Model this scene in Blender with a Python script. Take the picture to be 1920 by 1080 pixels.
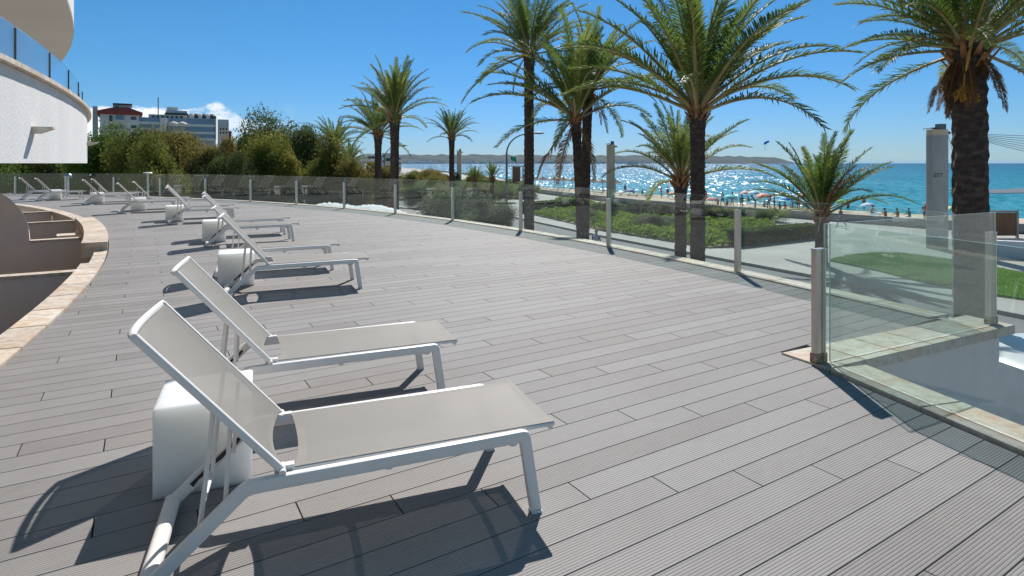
import bpy, bmesh, math, random
import numpy as np
from mathutils import Vector, Matrix, Quaternion

for _o in list(bpy.data.objects):
    bpy.data.objects.remove(_o, do_unlink=True)
scene = bpy.context.scene
COL = scene.collection
R = math.radians

# ---------------------------------------------------------------- camera
F_PX, HORIZON, EYE = 1120.0, 306.0, 1.6          # focal length and horizon in photo pixels, eye height above the deck
cam_data = bpy.data.cameras.new("camera")
cam_data.sensor_width = 36.0
cam_data.lens = 36.0 * F_PX / 1920.0
cam_data.shift_y = -(540.0 - HORIZON) / 1920.0
cam_data.clip_start = 0.05
cam_data.clip_end = 90000.0
camera = bpy.data.objects.new("camera", cam_data)
camera.location = (0, 0, EYE)
camera.rotation_euler = (R(90), 0, 0)
COL.objects.link(camera)
scene.camera = camera

# ---------------------------------------------------------------- sky, sun, exposure
SUN_EL, SUN_AZ = R(43.3), R(5.4)                  # azimuth: clockwise from +Y
world = bpy.data.worlds.new("World")
scene.world = world
world.use_nodes = True
wn, wl = world.node_tree.nodes, world.node_tree.links
wn.clear()
w_out = wn.new("ShaderNodeOutputWorld")
w_bg = wn.new("ShaderNodeBackground")
w_sky = wn.new("ShaderNodeTexSky")
w_sky.sky_type = 'NISHITA'
w_sky.sun_disc = False
w_sky.sun_elevation = SUN_EL
w_sky.sun_rotation = SUN_AZ
w_sky.altitude = 0.0
w_sky.air_density = 1.0
w_sky.dust_density = 0.0
w_sky.ozone_density = 6.0
w_bg.inputs["Strength"].default_value = 0.085
w_hsv = wn.new("ShaderNodeHueSaturation")
w_hsv.inputs["Saturation"].default_value = 1.22
w_tint = wn.new("ShaderNodeMix"); w_tint.data_type = 'RGBA'; w_tint.blend_type = 'MULTIPLY'
w_tint.inputs[0].default_value = 1.0
w_tint.inputs[7].default_value = (0.86, 0.98, 1.04, 1)
# a low bank of fair-weather cloud over the land: fractal noise on the view direction
w_geo = wn.new("ShaderNodeTexCoord")
w_sep = wn.new("ShaderNodeSeparateXYZ")
w_map = wn.new("ShaderNodeMapping"); w_map.inputs["Scale"].default_value = (12, 12, 22)
w_map.inputs["Location"].default_value = (0.37, 0.1, 0.0)
w_noise = wn.new("ShaderNodeTexNoise"); w_noise.inputs["Scale"].default_value = 1.0
w_noise.inputs["Detail"].default_value = 7.0; w_noise.inputs["Roughness"].default_value = 0.58
w_band = wn.new("ShaderNodeValToRGB")             # cloud height profile
cr = w_band.color_ramp
cr.elements[0].position = 0.0; cr.elements[0].color = (0.9, 0.9, 0.9, 1)
cr.elements[1].position = 0.118; cr.elements[1].color = (0, 0, 0, 1)
e = cr.elements.new(0.06); e.color = (0.86, 0.86, 0.86, 1)
w_side = wn.new("ShaderNodeMapRange")             # the bank lies over the land, to the west
w_side.inputs["From Min"].default_value = -0.34; w_side.inputs["From Max"].default_value = -0.46
w_side.inputs["To Min"].default_value = 0.0; w_side.inputs["To Max"].default_value = 1.0
w_add = wn.new("ShaderNodeMath"); w_add.operation = 'MULTIPLY_ADD'; w_add.inputs[1].default_value = 1.7
w_thr = wn.new("ShaderNodeMapRange")
w_thr.inputs["From Min"].default_value = 1.42; w_thr.inputs["From Max"].default_value = 1.55
w_mul = wn.new("ShaderNodeMath"); w_mul.operation = 'MULTIPLY'
w_mix = wn.new("ShaderNodeMix"); w_mix.data_type = 'RGBA'
w_mix.inputs[7].default_value = (9.0, 9.3, 9.8, 1)
wl.new(w_geo.outputs["Generated"], w_map.inputs["Vector"])
wl.new(w_map.outputs["Vector"], w_noise.inputs["Vector"])
wl.new(w_geo.outputs["Generated"], w_sep.inputs["Vector"])
wl.new(w_sep.outputs["Z"], w_band.inputs["Fac"])
wl.new(w_sep.outputs["X"], w_side.inputs["Value"])
wl.new(w_noise.outputs["Fac"], w_add.inputs[0])
wl.new(w_band.outputs["Color"], w_add.inputs[2])
wl.new(w_add.outputs[0], w_thr.inputs["Value"])
wl.new(w_thr.outputs["Result"], w_mul.inputs[0])
wl.new(w_side.outputs["Result"], w_mul.inputs[1])
wl.new(w_mul.outputs[0], w_mix.inputs[0])
wl.new(w_sky.outputs["Color"], w_hsv.inputs["Color"])
wl.new(w_hsv.outputs["Color"], w_tint.inputs[6])
w_s3 = wn.new("ShaderNodeSeparateColor"); w_c3 = wn.new("ShaderNodeCombineColor")
wl.new(w_tint.outputs[2], w_s3.inputs[0])
for ch, gain, power, floor in ((0, 0.47, 1.0, 0.34), (1, 1.37, 0.635, 0.0), (2, 0.82, 1.0, 0.0)):      # colour balance of the whole sky
    w_pw = wn.new("ShaderNodeMath"); w_pw.operation = 'POWER'; w_pw.inputs[1].default_value = power
    w_gn = wn.new("ShaderNodeMath"); w_gn.operation = 'MULTIPLY_ADD'; w_gn.inputs[1].default_value = gain; w_gn.inputs[2].default_value = floor
    wl.new(w_s3.outputs[ch], w_pw.inputs[0]); wl.new(w_pw.outputs[0], w_gn.inputs[0]); wl.new(w_gn.outputs[0], w_c3.inputs[ch])
wl.new(w_c3.outputs[0], w_mix.inputs[6])
wl.new(w_mix.outputs[2], w_bg.inputs["Color"])
wl.new(w_bg.outputs[0], w_out.inputs["Surface"])

sun_vec = Vector((math.sin(SUN_AZ) * math.cos(SUN_EL), math.cos(SUN_AZ) * math.cos(SUN_EL), math.sin(SUN_EL)))
sun_data = bpy.data.lights.new("sun", 'SUN')
sun_data.energy = 4.3
sun_data.angle = R(0.53)
sun_data.color = (1.0, 0.955, 0.905)
sun = bpy.data.objects.new("sun", sun_data)
sun.rotation_euler = sun_vec.to_track_quat('Z', 'Y').to_euler()
sun.location = (0, 0, 60)
COL.objects.link(sun)

vs = scene.view_settings
scene.display_settings.display_device = 'sRGB'
vs.view_transform = 'Standard'
vs.look = 'None'
vs.exposure = 0.38
vs.gamma = 1.0
vs.use_curve_mapping = False
scene.render.engine = 'CYCLES'
cy = scene.cycles
cy.use_denoising = True
cy.max_bounces = 8
cy.diffuse_bounces = 3
cy.glossy_bounces = 4
cy.transmission_bounces = 6
cy.transparent_max_bounces = 24
cy.caustics_reflective = False
cy.caustics_refractive = False
cy.sample_clamp_indirect = 6.0

# ---------------------------------------------------------------- helpers
def at(px, py, z=0.0):
    """Point on the horizontal plane z that the photo shows at pixel (px, py)."""
    d = (EYE - z) * F_PX / (py - HORIZON)
    return Vector(((px - 960.0) / F_PX * d, d, z))

def at_depth(px, py, d):
    return Vector(((px - 960.0) / F_PX * d, d, EYE - (py - HORIZON) * d / F_PX))

STREET = -3.6
ROAD = -3.74
SAND = -3.5
SEA = -4.4

class MB:
    """Collects faces; build() links them as one mesh object."""
    def __init__(self):
        self.v, self.f, self.m = [], [], []
    def add(self, verts, faces, mat=0):
        b = len(self.v)
        self.v.extend([tuple(p) for p in verts])
        self.f.extend([tuple(b + i for i in fc) for fc in faces])
        self.m.extend([mat] * len(faces))
    def box(self, x0, x1, y0, y1, z0, z1, mat=0, M=None):
        vs_ = [Vector(p) for p in ((x0, y0, z0), (x1, y0, z0), (x1, y1, z0), (x0, y1, z0), (x0, y0, z1), (x1, y0, z1), (x1, y1, z1), (x0, y1, z1))]
        if M is not None:
            vs_ = [M @ p for p in vs_]
        self.add(vs_, [(0, 3, 2, 1), (4, 5, 6, 7), (0, 1, 5, 4), (1, 2, 6, 5), (2, 3, 7, 6), (3, 0, 4, 7)], mat)
    def sweep(self, pts, prof, side=None, mat=0, cap=True, closed=False):
        """Profile (side, normal) swept along a polyline with mitred corners."""
        pts = [Vector(p) for p in pts]
        n, k = len(pts), len(prof)
        rings = []
        prev_s = None
        for i, p in enumerate(pts):
            a = pts[i] - pts[i - 1] if (i > 0 or closed) else pts[1] - pts[0]
            b = pts[(i + 1) % n] - pts[i] if (i < n - 1 or closed) else a
            if i == 0 and not closed:
                a = b
            a, b = a.normalized(), b.normalized()
            t = (a + b)
            t = t.normalized() if t.length > 1e-6 else b
            if side is not None:
                s = Vector(side)
                s = (s - t * s.dot(t)).normalized()
            else:
                ref = prev_s if prev_s is not None else (Vector((0, 0, 1)).cross(t) if abs(t.z) < 0.95 else Vector((1, 0, 0)))
                s = (ref - t * ref.dot(t)).normalized()
            prev_s = s
            nn = t.cross(s).normalized()
            c = max(0.35, t.dot(b))
            bend = (b - a)
            bd = bend.normalized() if bend.length > 1e-5 else None
            ring = []
            for (u, w) in prof:
                o = s * u + nn * w
                if bd is not None:
                    bb = (bd - t * bd.dot(t))
                    if bb.length > 1e-6:
                        bb.normalize()
                        o = o + bb * o.dot(bb) * (1 / c - 1)
                ring.append(p + o)
            rings.append(ring)
        V = [q for r_ in rings for q in r_]
        Fc = []
        m = n if closed else n - 1
        for i in range(m):
            j = (i + 1) % n
            for q in range(k):
                q2 = (q + 1) % k
                Fc.append((i * k + q, i * k + q2, j * k + q2, j * k + q))
        if cap and not closed:
            Fc.append(tuple(range(k - 1, -1, -1)))
            Fc.append(tuple((n - 1) * k + q for q in range(k)))
        self.add(V, Fc, mat)
    def tube(self, pts, r, seg=8, mat=0, side=None):
        """Round tube; r may be one radius or one for each point."""
        pts = [Vector(p) for p in pts]
        rr_ = r if isinstance(r, (list, tuple)) else [r] * len(pts)
        k, n = seg, len(pts)
        V, prev = [], None
        for i, p in enumerate(pts):
            t = (pts[min(i + 1, n - 1)] - pts[max(i - 1, 0)]).normalized()
            ref = prev if prev is not None else (Vector((0, 0, 1)).cross(t) if abs(t.z) < 0.95 else Vector((1, 0, 0)))
            s = (ref - t * ref.dot(t)).normalized(); prev = s
            nn = t.cross(s)
            V += [p + (s * math.cos(2 * math.pi * q / k) + nn * math.sin(2 * math.pi * q / k)) * rr_[i] for q in range(k)]
        Fc = [(i * k + q, i * k + (q + 1) % k, (i + 1) * k + (q + 1) % k, (i + 1) * k + q) for i in range(n - 1) for q in range(k)]
        Fc += [tuple(range(k - 1, -1, -1)), tuple((n - 1) * k + q for q in range(k))]
        self.add(V, Fc, mat)
    def lathe(self, prof, seg=16, mat=0, c=(0, 0, 0)):
        k, n = seg, len(prof)
        V = [(c[0] + r_ * math.cos(2 * math.pi * q / k), c[1] + r_ * math.sin(2 * math.pi * q / k), c[2] + z) for (r_, z) in prof for q in range(k)]
        Fc = [(i * k + q, i * k + (q + 1) % k, (i + 1) * k + (q + 1) % k, (i + 1) * k + q) for i in range(n - 1) for q in range(k)]
        Fc += [tuple(range(k - 1, -1, -1)), tuple((n - 1) * k + q for q in range(k))]
        self.add(V, Fc, mat)
    def prism(self, poly, z0, z1, mat=0, side_mat=None, bottom=True):
        n = len(poly)
        area = sum(poly[i][0] * poly[(i + 1) % n][1] - poly[(i + 1) % n][0] * poly[i][1] for i in range(n))
        if area < 0:
            poly = poly[::-1]
        V = [(p[0], p[1], z0) for p in poly] + [(p[0], p[1], z1) for p in poly]
        self.add(V, [tuple(range(n, 2 * n))], mat)
        sm = mat if side_mat is None else side_mat
        Fc = [(i, (i + 1) % n, n + (i + 1) % n, n + i) for i in range(n)]
        if bottom:
            Fc.append(tuple(range(n - 1, -1, -1)))
        self.add(V, Fc, sm)
    def mesh(self, name):
        me = bpy.data.meshes.new(name)
        me.from_pydata(self.v, [], self.f)
        if any(self.m):
            me.polygons.foreach_set("material_index", self.m)
        me.update()
        return me
    def build(self, name, mats, parent=None, smooth=None):
        return link(name, self.mesh(name), mats, parent, smooth)

def link(name, me, mats, parent=None, smooth=None):
    if not isinstance(mats, (list, tuple)):
        mats = [mats]
    if not me.materials:
        for m in mats:
            me.materials.append(m)
    if smooth is not None:
        me.polygons.foreach_set("use_smooth", [True] * len(me.polygons))
        if smooth < 180:
            me.set_sharp_from_angle(angle=R(smooth))
        me.update()
    o = bpy.data.objects.new(name, me)
    COL.objects.link(o)
    if parent is not None:
        o.parent = parent
    return o

def np_mesh(name, V, Q):
    """Mesh from numpy vertices and equal-sized faces."""
    me = bpy.data.meshes.new(name)
    V = np.asarray(V, dtype=np.float32); Q = np.asarray(Q, dtype=np.int32)
    me.vertices.add(len(V)); me.vertices.foreach_set("co", V.ravel())
    k = Q.shape[1]
    me.loops.add(Q.size); me.loops.foreach_set("vertex_index", Q.ravel())
    me.polygons.add(len(Q)); me.polygons.foreach_set("loop_start", np.arange(0, Q.size, k, dtype=np.int32))
    me.update(calc_edges=True)
    return me

def empty(name, loc=(0, 0, 0), rz=0.0):
    o = bpy.data.objects.new(name, None)
    o.empty_display_size = 0.1
    o.location = loc
    o.rotation_euler = (0, 0, rz)
    COL.objects.link(o)
    return o

def tag(o, label=None, cat=None, group=None, kind=None):
    if label: o["label"] = label
    if cat: o["category"] = cat
    if group: o["group"] = group
    if kind: o["kind"] = kind
    return o

def children(o):
    return [c for c in bpy.data.objects if c.parent == o]

def copy_tree(o, kids=None, parent=None):
    """Copy of a thing with its parts; kids maps an object to its children."""
    c = o.copy()
    COL.objects.link(c)
    c.parent = parent
    for ch in (kids or {}).get(o, []):
        copy_tree(ch, kids, c)
    return c

def kid_map():
    m = {}
    for c in bpy.data.objects:
        if c.parent is not None:
            m.setdefault(c.parent, []).append(c)
    return m

def rrect(w, h, r=0.008, n=2):
    """Rounded rectangle profile."""
    P = []
    for cx, cy, a0 in ((w / 2 - r, h / 2 - r, 0), (-w / 2 + r, h / 2 - r, 90), (-w / 2 + r, -h / 2 + r, 180), (w / 2 - r, -h / 2 + r, 270)):
        for i in range(n + 1):
            a = R(a0 + 90 * i / n)
            P.append((cx + r * math.cos(a), cy + r * math.sin(a)))
    return P

# ---------------------------------------------------------------- materials
def newmat(name):
    m = bpy.data.materials.new(name)
    m.use_nodes = True
    n, l = m.node_tree.nodes, m.node_tree.links
    b = n["Principled BSDF"]
    return m, n, l, b

def ramp(n, stops):
    r_ = n.new("ShaderNodeValToRGB")
    el = r_.color_ramp.elements
    while len(el) > 1:
        el.remove(el[0])
    el[0].position = stops[0][0]; el[0].color = (*stops[0][1], 1)
    for p, c in stops[1:]:
        e_ = el.new(p); e_.color = (*c, 1)
    return r_

def noise(n, l, scale, detail=4, rough=0.55, coord="Object", vec_scale=None):
    tc = n.new("ShaderNodeTexCoord")
    t = n.new("ShaderNodeTexNoise")
    t.inputs["Scale"].default_value = scale
    t.inputs["Detail"].default_value = detail
    t.inputs["Roughness"].default_value = rough
    if coord == "World":
        g = n.new("ShaderNodeNewGeometry"); src = g.outputs["Position"]
    else:
        src = tc.outputs[coord]
    if vec_scale:
        mp = n.new("ShaderNodeMapping"); mp.inputs["Scale"].default_value = vec_scale
        l.new(src, mp.inputs["Vector"]); src = mp.outputs["Vector"]
    l.new(src, t.inputs["Vector"])
    return t

def mat(name, stops, scale=3.0, rough=0.6, bump=0.0, bump_scale=None, metal=0.0, coord="World", detail=5, vec_scale=None, spec=0.5, rand=0.0, bump_dist=0.01):
    """Procedural material: noise-driven colour stops, optional relief and variation from object to object."""
    m, n, l, b = newmat(name)
    t = noise(n, l, scale, detail, coord=coord, vec_scale=vec_scale)
    if isinstance(stops[0], float):
        c = stops
        stops = [(0.3, tuple(x * 0.9 for x in c)), (0.7, tuple(min(1, x * 1.08) for x in c))]
    r_ = ramp(n, stops)
    l.new(t.outputs["Fac"], r_.inputs["Fac"])
    src = r_.outputs["Color"]
    if rand:
        oi = n.new("ShaderNodeObjectInfo")
        mr = n.new("ShaderNodeMapRange"); mr.inputs["To Min"].default_value = 1 - rand; mr.inputs["To Max"].default_value = 1 + rand
        l.new(oi.outputs["Random"], mr.inputs["Value"])
        hs = n.new("ShaderNodeHueSaturation")
        l.new(mr.outputs["Result"], hs.inputs["Value"]); l.new(src, hs.inputs["Color"])
        src = hs.outputs["Color"]
    l.new(src, b.inputs["Base Color"])
    b.inputs["Roughness"].default_value = rough
    b.inputs["Metallic"].default_value = metal
    b.inputs["Specular IOR Level"].default_value = spec
    if bump:
        t2 = noise(n, l, bump_scale or scale * 8, 6, coord=coord)
        bp = n.new("ShaderNodeBump"); bp.inputs["Strength"].default_value = bump; bp.inputs["Distance"].default_value = bump_dist
        l.new(t2.outputs["Fac"], bp.inputs["Height"]); l.new(bp.outputs["Normal"], b.inputs["Normal"])
    return m

def leaf_mat(name, c0, c1, c2, trans=0.35, scale=0.8, rough=0.62):
    """Foliage: clump-sized colour variation, light shining through the leaves."""
    m, n, l, b = newmat(name)
    t = noise(n, l, scale, 3, coord="World")
    wn_ = noise(n, l, scale * 14, 2, coord="World")
    ad = n.new("ShaderNodeMath"); ad.operation = 'MULTIPLY_ADD'; ad.inputs[1].default_value = 0.5
    sb = n.new("ShaderNodeMath"); sb.operation = 'MULTIPLY_ADD'; sb.inputs[1].default_value = 0.8; sb.inputs[2].default_value = -0.15
    l.new(wn_.outputs["Fac"], ad.inputs[0]); l.new(t.outputs["Fac"], sb.inputs[0]); l.new(sb.outputs[0], ad.inputs[2])
    oi = n.new("ShaderNodeObjectInfo")
    a2 = n.new("ShaderNodeMath"); a2.operation = 'MULTIPLY_ADD'; a2.inputs[1].default_value = 0.22; a2.inputs[2].default_value = -0.11
    l.new(oi.outputs["Random"], a2.inputs[0])
    a3 = n.new("ShaderNodeMath"); a3.operation = 'ADD'
    l.new(ad.outputs[0], a3.inputs[0]); l.new(a2.outputs[0], a3.inputs[1])
    r_ = ramp(n, [(0.3, c0), (0.5, c1), (0.72, c2)])
    l.new(a3.outputs[0], r_.inputs["Fac"])
    l.new(r_.outputs["Color"], b.inputs["Base Color"])
    b.inputs["Roughness"].default_value = rough
    b.inputs["Specular IOR Level"].default_value = 0.14
    tr = n.new("ShaderNodeBsdfTranslucent")
    l.new(r_.outputs["Color"], tr.inputs["Color"])
    mx = n.new("ShaderNodeMixShader"); mx.inputs[0].default_value = trans
    l.new(b.outputs[0], mx.inputs[1]); l.new(tr.outputs[0], mx.inputs[2])
    l.new(mx.outputs[0], n["Material Output"].inputs["Surface"])
    return m

M = {}
# deck boards: a tone for each board from its row and joint, weathering on top
PLANK_A = R(31.7); PLANK_W = 0.179; PLANK_L = 2.0; PLANK_V0 = 2.132; PLANK_U0 = 2.213; PLANK_STEP = 0.40
def deck_mat():
    m, n, l, b = newmat("deck_board")
    g = n.new("ShaderNodeNewGeometry")
    mp = n.new("ShaderNodeMapping"); mp.vector_type = 'POINT'
    mp.inputs["Rotation"].default_value = (0, 0, -PLANK_A)
    l.new(g.outputs["Position"], mp.inputs["Vector"])
    sp = n.new("ShaderNodeSeparateXYZ"); l.new(mp.outputs["Vector"], sp.inputs[0])
    def mth(op, a, b_=None, c=None):
        q = n.new("ShaderNodeMath"); q.operation = op
        for i, x in enumerate((a, b_, c)):
            if x is None: continue
            if isinstance(x, (int, float)): q.inputs[i].default_value = x
            else: l.new(x, q.inputs[i])
        return q.outputs[0]
    row = mth('FLOOR', mth('DIVIDE', mth('SUBTRACT', sp.outputs["Y"], PLANK_V0 - PLANK_W / 2), PLANK_W))
    col = mth('FLOOR', mth('DIVIDE', mth('MULTIPLY_ADD', row, PLANK_STEP, mth('SUBTRACT', sp.outputs["X"], PLANK_U0)), PLANK_L))
    cb = n.new("ShaderNodeCombineXYZ"); l.new(row, cb.inputs[0]); l.new(col, cb.inputs[1])
    wn_ = n.new("ShaderNodeTexWhiteNoise"); wn_.noise_dimensions = '2D'; l.new(cb.outputs[0], wn_.inputs["Vector"])
    big = noise(n, l, 0.7, 5, 0.6, coord="World")
    fine = n.new("ShaderNodeTexNoise"); fine.inputs["Scale"].default_value = 30; fine.inputs["Detail"].default_value = 4
    mp2 = n.new("ShaderNodeMapping"); mp2.inputs["Scale"].default_value = (0.25, 1.6, 1); l.new(mp.outputs["Vector"], mp2.inputs["Vector"]); l.new(mp2.outputs["Vector"], fine.inputs["Vector"])
    s = mth('MULTIPLY_ADD', wn_.outputs["Value"], 0.24, mth('MULTIPLY_ADD', big.outputs["Fac"], 0.75, mth('MULTIPLY', fine.outputs["Fac"], 0.30)))
    r_ = ramp(n, [(0.40, (0.220, 0.203, 0.190)), (0.66, (0.277, 0.260, 0.247)), (0.95, (0.340, 0.323, 0.309))])
    l.new(s, r_.inputs["Fac"])
    # faint rusty stains
    st = noise(n, l, 1.7, 4, 0.6, coord="World")
    stm = n.new("ShaderNodeMapRange"); stm.inputs["From Min"].default_value = 0.62; stm.inputs["From Max"].default_value = 0.8; stm.inputs["To Max"].default_value = 0.35
    l.new(st.outputs["Fac"], stm.inputs["Value"])
    mx = n.new("ShaderNodeMix"); mx.data_type = 'RGBA'; mx.inputs[7].default_value = (0.30, 0.235, 0.19, 1)
    l.new(stm.outputs["Result"], mx.inputs[0]); l.new(r_.outputs["Color"], mx.inputs[6])
    l.new(mx.outputs[2], b.inputs["Base Color"])
    rr_ = n.new("ShaderNodeMapRange"); rr_.inputs["To Min"].default_value = 0.55; rr_.inputs["To Max"].default_value = 0.75
    l.new(big.outputs["Fac"], rr_.inputs["Value"]); l.new(rr_.outputs["Result"], b.inputs["Roughness"])
    b.inputs["Specular IOR Level"].default_value = 0.22
    ph = mth('FRACT', mth('DIVIDE', mth('SUBTRACT', sp.outputs["Y"], PLANK_V0 - PLANK_W / 2), PLANK_W / 12))
    tri = mth('MULTIPLY', mth('ABSOLUTE', mth('SUBTRACT', ph, 0.5)), 2.0)           # 0 in the middle of a rib, 1 in the groove
    gr = n.new("ShaderNodeMapRange"); gr.interpolation_type = 'SMOOTHSTEP'; gr.inputs["From Min"].default_value = 0.95; gr.inputs["From Max"].default_value = 0.45
    l.new(tri, gr.inputs["Value"])
    hh = mth('MULTIPLY_ADD', fine.outputs["Fac"], 0.25, gr.outputs["Result"])
    bp = n.new("ShaderNodeBump"); bp.inputs["Strength"].default_value = 0.75; bp.inputs["Distance"].default_value = 0.0026
    l.new(hh, bp.inputs["Height"]); l.new(bp.outputs["Normal"], b.inputs["Normal"])
    return m
M['deck'] = deck_mat()
M['dark'] = mat("substructure_dark", (0.02, 0.02, 0.02), rough=0.9)
M['plaster'] = mat("white_plaster", [(0.3, (0.69, 0.67, 0.65)), (0.7, (0.76, 0.74, 0.72))], scale=1.6, rough=0.85, bump=0.35, bump_scale=26, bump_dist=0.02, vec_scale=(1.6, 1.6, 0.18), detail=7)
M['plaster_grey'] = mat("grey_plaster", [(0.3, (0.76, 0.66, 0.61)), (0.7, (0.82, 0.72, 0.67))], scale=0.8, rough=0.9, bump=0.3, bump_scale=60)
def stone_mat():
    m, n, l, b = newmat("sandstone")
    t = noise(n, l, 2.2, 6, 0.62, coord="World")
    t2 = noise(n, l, 11, 5, 0.6, coord="World")
    t3 = noise(n, l, 1.1, 3, 0.6, coord="World")
    r_ = ramp(n, [(0.30, (0.42, 0.33, 0.25)), (0.5, (0.60, 0.52, 0.43)), (0.7, (0.67, 0.61, 0.53))])
    l.new(t2.outputs["Fac"], r_.inputs["Fac"])
    mr = n.new("ShaderNodeMapRange"); mr.inputs["From Min"].default_value = 0.50; mr.inputs["From Max"].default_value = 0.66; mr.inputs["To Max"].default_value = 0.8
    l.new(t.outputs["Fac"], mr.inputs["Value"])
    mx = n.new("ShaderNodeMix"); mx.data_type = 'RGBA'; mx.inputs[7].default_value = (0.55, 0.34, 0.19, 1)
    l.new(mr.outputs["Result"], mx.inputs[0]); l.new(r_.outputs["Color"], mx.inputs[6])
    oi = n.new("ShaderNodeObjectInfo"); hs = n.new("ShaderNodeHueSaturation")
    m2 = n.new("ShaderNodeMapRange"); m2.inputs["To Min"].default_value = 0.88; m2.inputs["To Max"].default_value = 1.1
    l.new(oi.outputs["Random"], m2.inputs["Value"]); l.new(m2.outputs["Result"], hs.inputs["Value"]); l.new(mx.outputs[2], hs.inputs["Color"])
    l.new(hs.outputs["Color"], b.inputs["Base Color"])
    b.inputs["Roughness"].default_value = 0.75
    bp = n.new("ShaderNodeBump"); bp.inputs["Strength"].default_value = 0.3; bp.inputs["Distance"].default_value = 0.006
    l.new(t2.outputs["Fac"], bp.inputs["Height"]); l.new(bp.outputs["Normal"], b.inputs["Normal"])
    return m
M['stone'] = stone_mat()
M['powder'] = mat("white_powder_coat", [(0.3, (0.83, 0.78, 0.735)), (0.7, (0.87, 0.82, 0.77))], scale=6, rough=0.35, coord="Object")
M['plastic_dark'] = mat("black_plastic", (0.025, 0.025, 0.028), rough=0.45)
def sling_mat():
    m, n, l, b = newmat("sling_fabric")
    t = noise(n, l, 2.0, 4, coord="Object")
    r_ = ramp(n, [(0.3, (0.288, 0.262, 0.222)), (0.7, (0.322, 0.294, 0.252))])
    l.new(t.outputs["Fac"], r_.inputs["Fac"]); l.new(r_.outputs["Color"], b.inputs["Base Color"])
    b.inputs["Roughness"].default_value = 0.6
    b.inputs["Sheen Weight"].default_value = 0.15
    tc = n.new("ShaderNodeTexCoord")
    ck = n.new("ShaderNodeTexWave"); ck.inputs["Scale"].default_value = 160; ck.bands_direction = 'X'
    ck2 = n.new("ShaderNodeTexWave"); ck2.inputs["Scale"].default_value = 160; ck2.bands_direction = 'Y'
    l.new(tc.outputs["Object"], ck.inputs[0]); l.new(tc.outputs["Object"], ck2.inputs[0])
    am = n.new("ShaderNodeMath"); am.operation = 'ADD'
    l.new(ck.outputs["Fac"], am.inputs[0]); l.new(ck2.outputs["Fac"], am.inputs[1])
    bp = n.new("ShaderNodeBump"); bp.inputs["Strength"].default_value = 0.15; bp.inputs["Distance"].default_value = 0.001
    l.new(am.outputs[0], bp.inputs["Height"]); l.new(bp.outputs["Normal"], b.inputs["Normal"])
    tl = n.new("ShaderNodeBsdfTranslucent"); tl.inputs["Color"].default_value = (0.27, 0.235, 0.19, 1)
    mx = n.new("ShaderNodeMixShader"); mx.inputs[0].default_value = 0.22
    l.new(b.outputs[0], mx.inputs[1]); l.new(tl.outputs[0], mx.inputs[2])
    tp = n.new("ShaderNodeBsdfTransparent")
    m2 = n.new("ShaderNodeMixShader"); m2.inputs[0].default_value = 0.055     # open weave
    l.new(mx.outputs[0], m2.inputs[1]); l.new(tp.outputs[0], m2.inputs[2])
    l.new(m2.outputs[0], n["Material Output"].inputs["Surface"])
    return m
M['sling'] = sling_mat()
M['hem'] = mat("sling_hem", [(0.3, (0.235, 0.212, 0.180)), (0.7, (0.262, 0.238, 0.203))], scale=9, rough=0.7, coord="Object")
def cube_mat():
    m, n, l, b = newmat("white_polyethylene")
    t = noise(n, l, 3, 3, coord="Object")
    r_ = ramp(n, [(0.3, (0.97, 0.915, 0.865)), (0.7, (0.98, 0.935, 0.89))])
    l.new(t.outputs["Fac"], r_.inputs["Fac"]); l.new(r_.outputs["Color"], b.inputs["Base Color"])
    b.inputs["Roughness"].default_value = 0.45
    b.inputs["Subsurface Weight"].default_value = 1.0
    b.inputs["Subsurface Radius"].default_value = (1.0, 0.97, 0.92)
    b.inputs["Subsurface Scale"].default_value = 0.12
    return m
M['cube'] = cube_mat()
def glass_mat(name, tint, haze=0.0, f0=0.045):
    """Clear sheet: tinted see-through with Fresnel mirror, a little dust."""
    m, n, l, b = newmat(name)
    n.remove(b)
    tp = n.new("ShaderNodeBsdfTransparent"); tp.inputs["Color"].default_value = (*tint, 1)
    gl = n.new("ShaderNodeBsdfGlossy"); gl.inputs["Roughness"].default_value = 0.01; gl.inputs["Color"].default_value = (0.95, 0.98, 0.97, 1)
    lw = n.new("ShaderNodeLayerWeight"); lw.inputs["Blend"].default_value = 0.5
    pw = n.new("ShaderNodeMath"); pw.operation = 'POWER'; pw.inputs[1].default_value = 5.0; l.new(lw.outputs["Facing"], pw.inputs[0])
    fr = n.new("ShaderNodeMath"); fr.operation = 'MULTIPLY_ADD'; fr.inputs[1].default_value = 0.93; fr.inputs[2].default_value = f0; l.new(pw.outputs[0], fr.inputs[0])
    mx = n.new("ShaderNodeMixShader")
    l.new(fr.outputs[0], mx.inputs[0]); l.new(tp.outputs[0], mx.inputs[1]); l.new(gl.outputs[0], mx.inputs[2])
    df = n.new("ShaderNodeBsdfDiffuse"); df.inputs["Color"].default_value = (0.75, 0.78, 0.76, 1)
    t = noise(n, l, 1.3, 5, 0.65, coord="World", vec_scale=(1, 1, 0.6))
    mr = n.new("ShaderNodeMapRange"); mr.inputs["From Min"].default_value = 0.35; mr.inputs["From Max"].default_value = 0.8; mr.inputs["To Max"].default_value = haze
    l.new(t.outputs["Fac"], mr.inputs["Value"])
    m2 = n.new("ShaderNodeMixShader")
    l.new(mr.outputs["Result"], m2.inputs[0]); l.new(mx.outputs[0], m2.inputs[1]); l.new(df.outputs[0], m2.inputs[2])
    l.new(m2.outputs[0], n["Material Output"].inputs["Surface"])
    return m
M['glass'] = glass_mat("railing_glass", (0.90, 0.95, 0.935), 0.014, 0.07)
M['glass_edge'] = mat("glass_edge", (0.62, 0.78, 0.73), scale=5, rough=0.15)
M['glass_blue'] = glass_mat("balcony_glass", (0.74, 0.83, 0.92), 0.03, 0.16)
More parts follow.
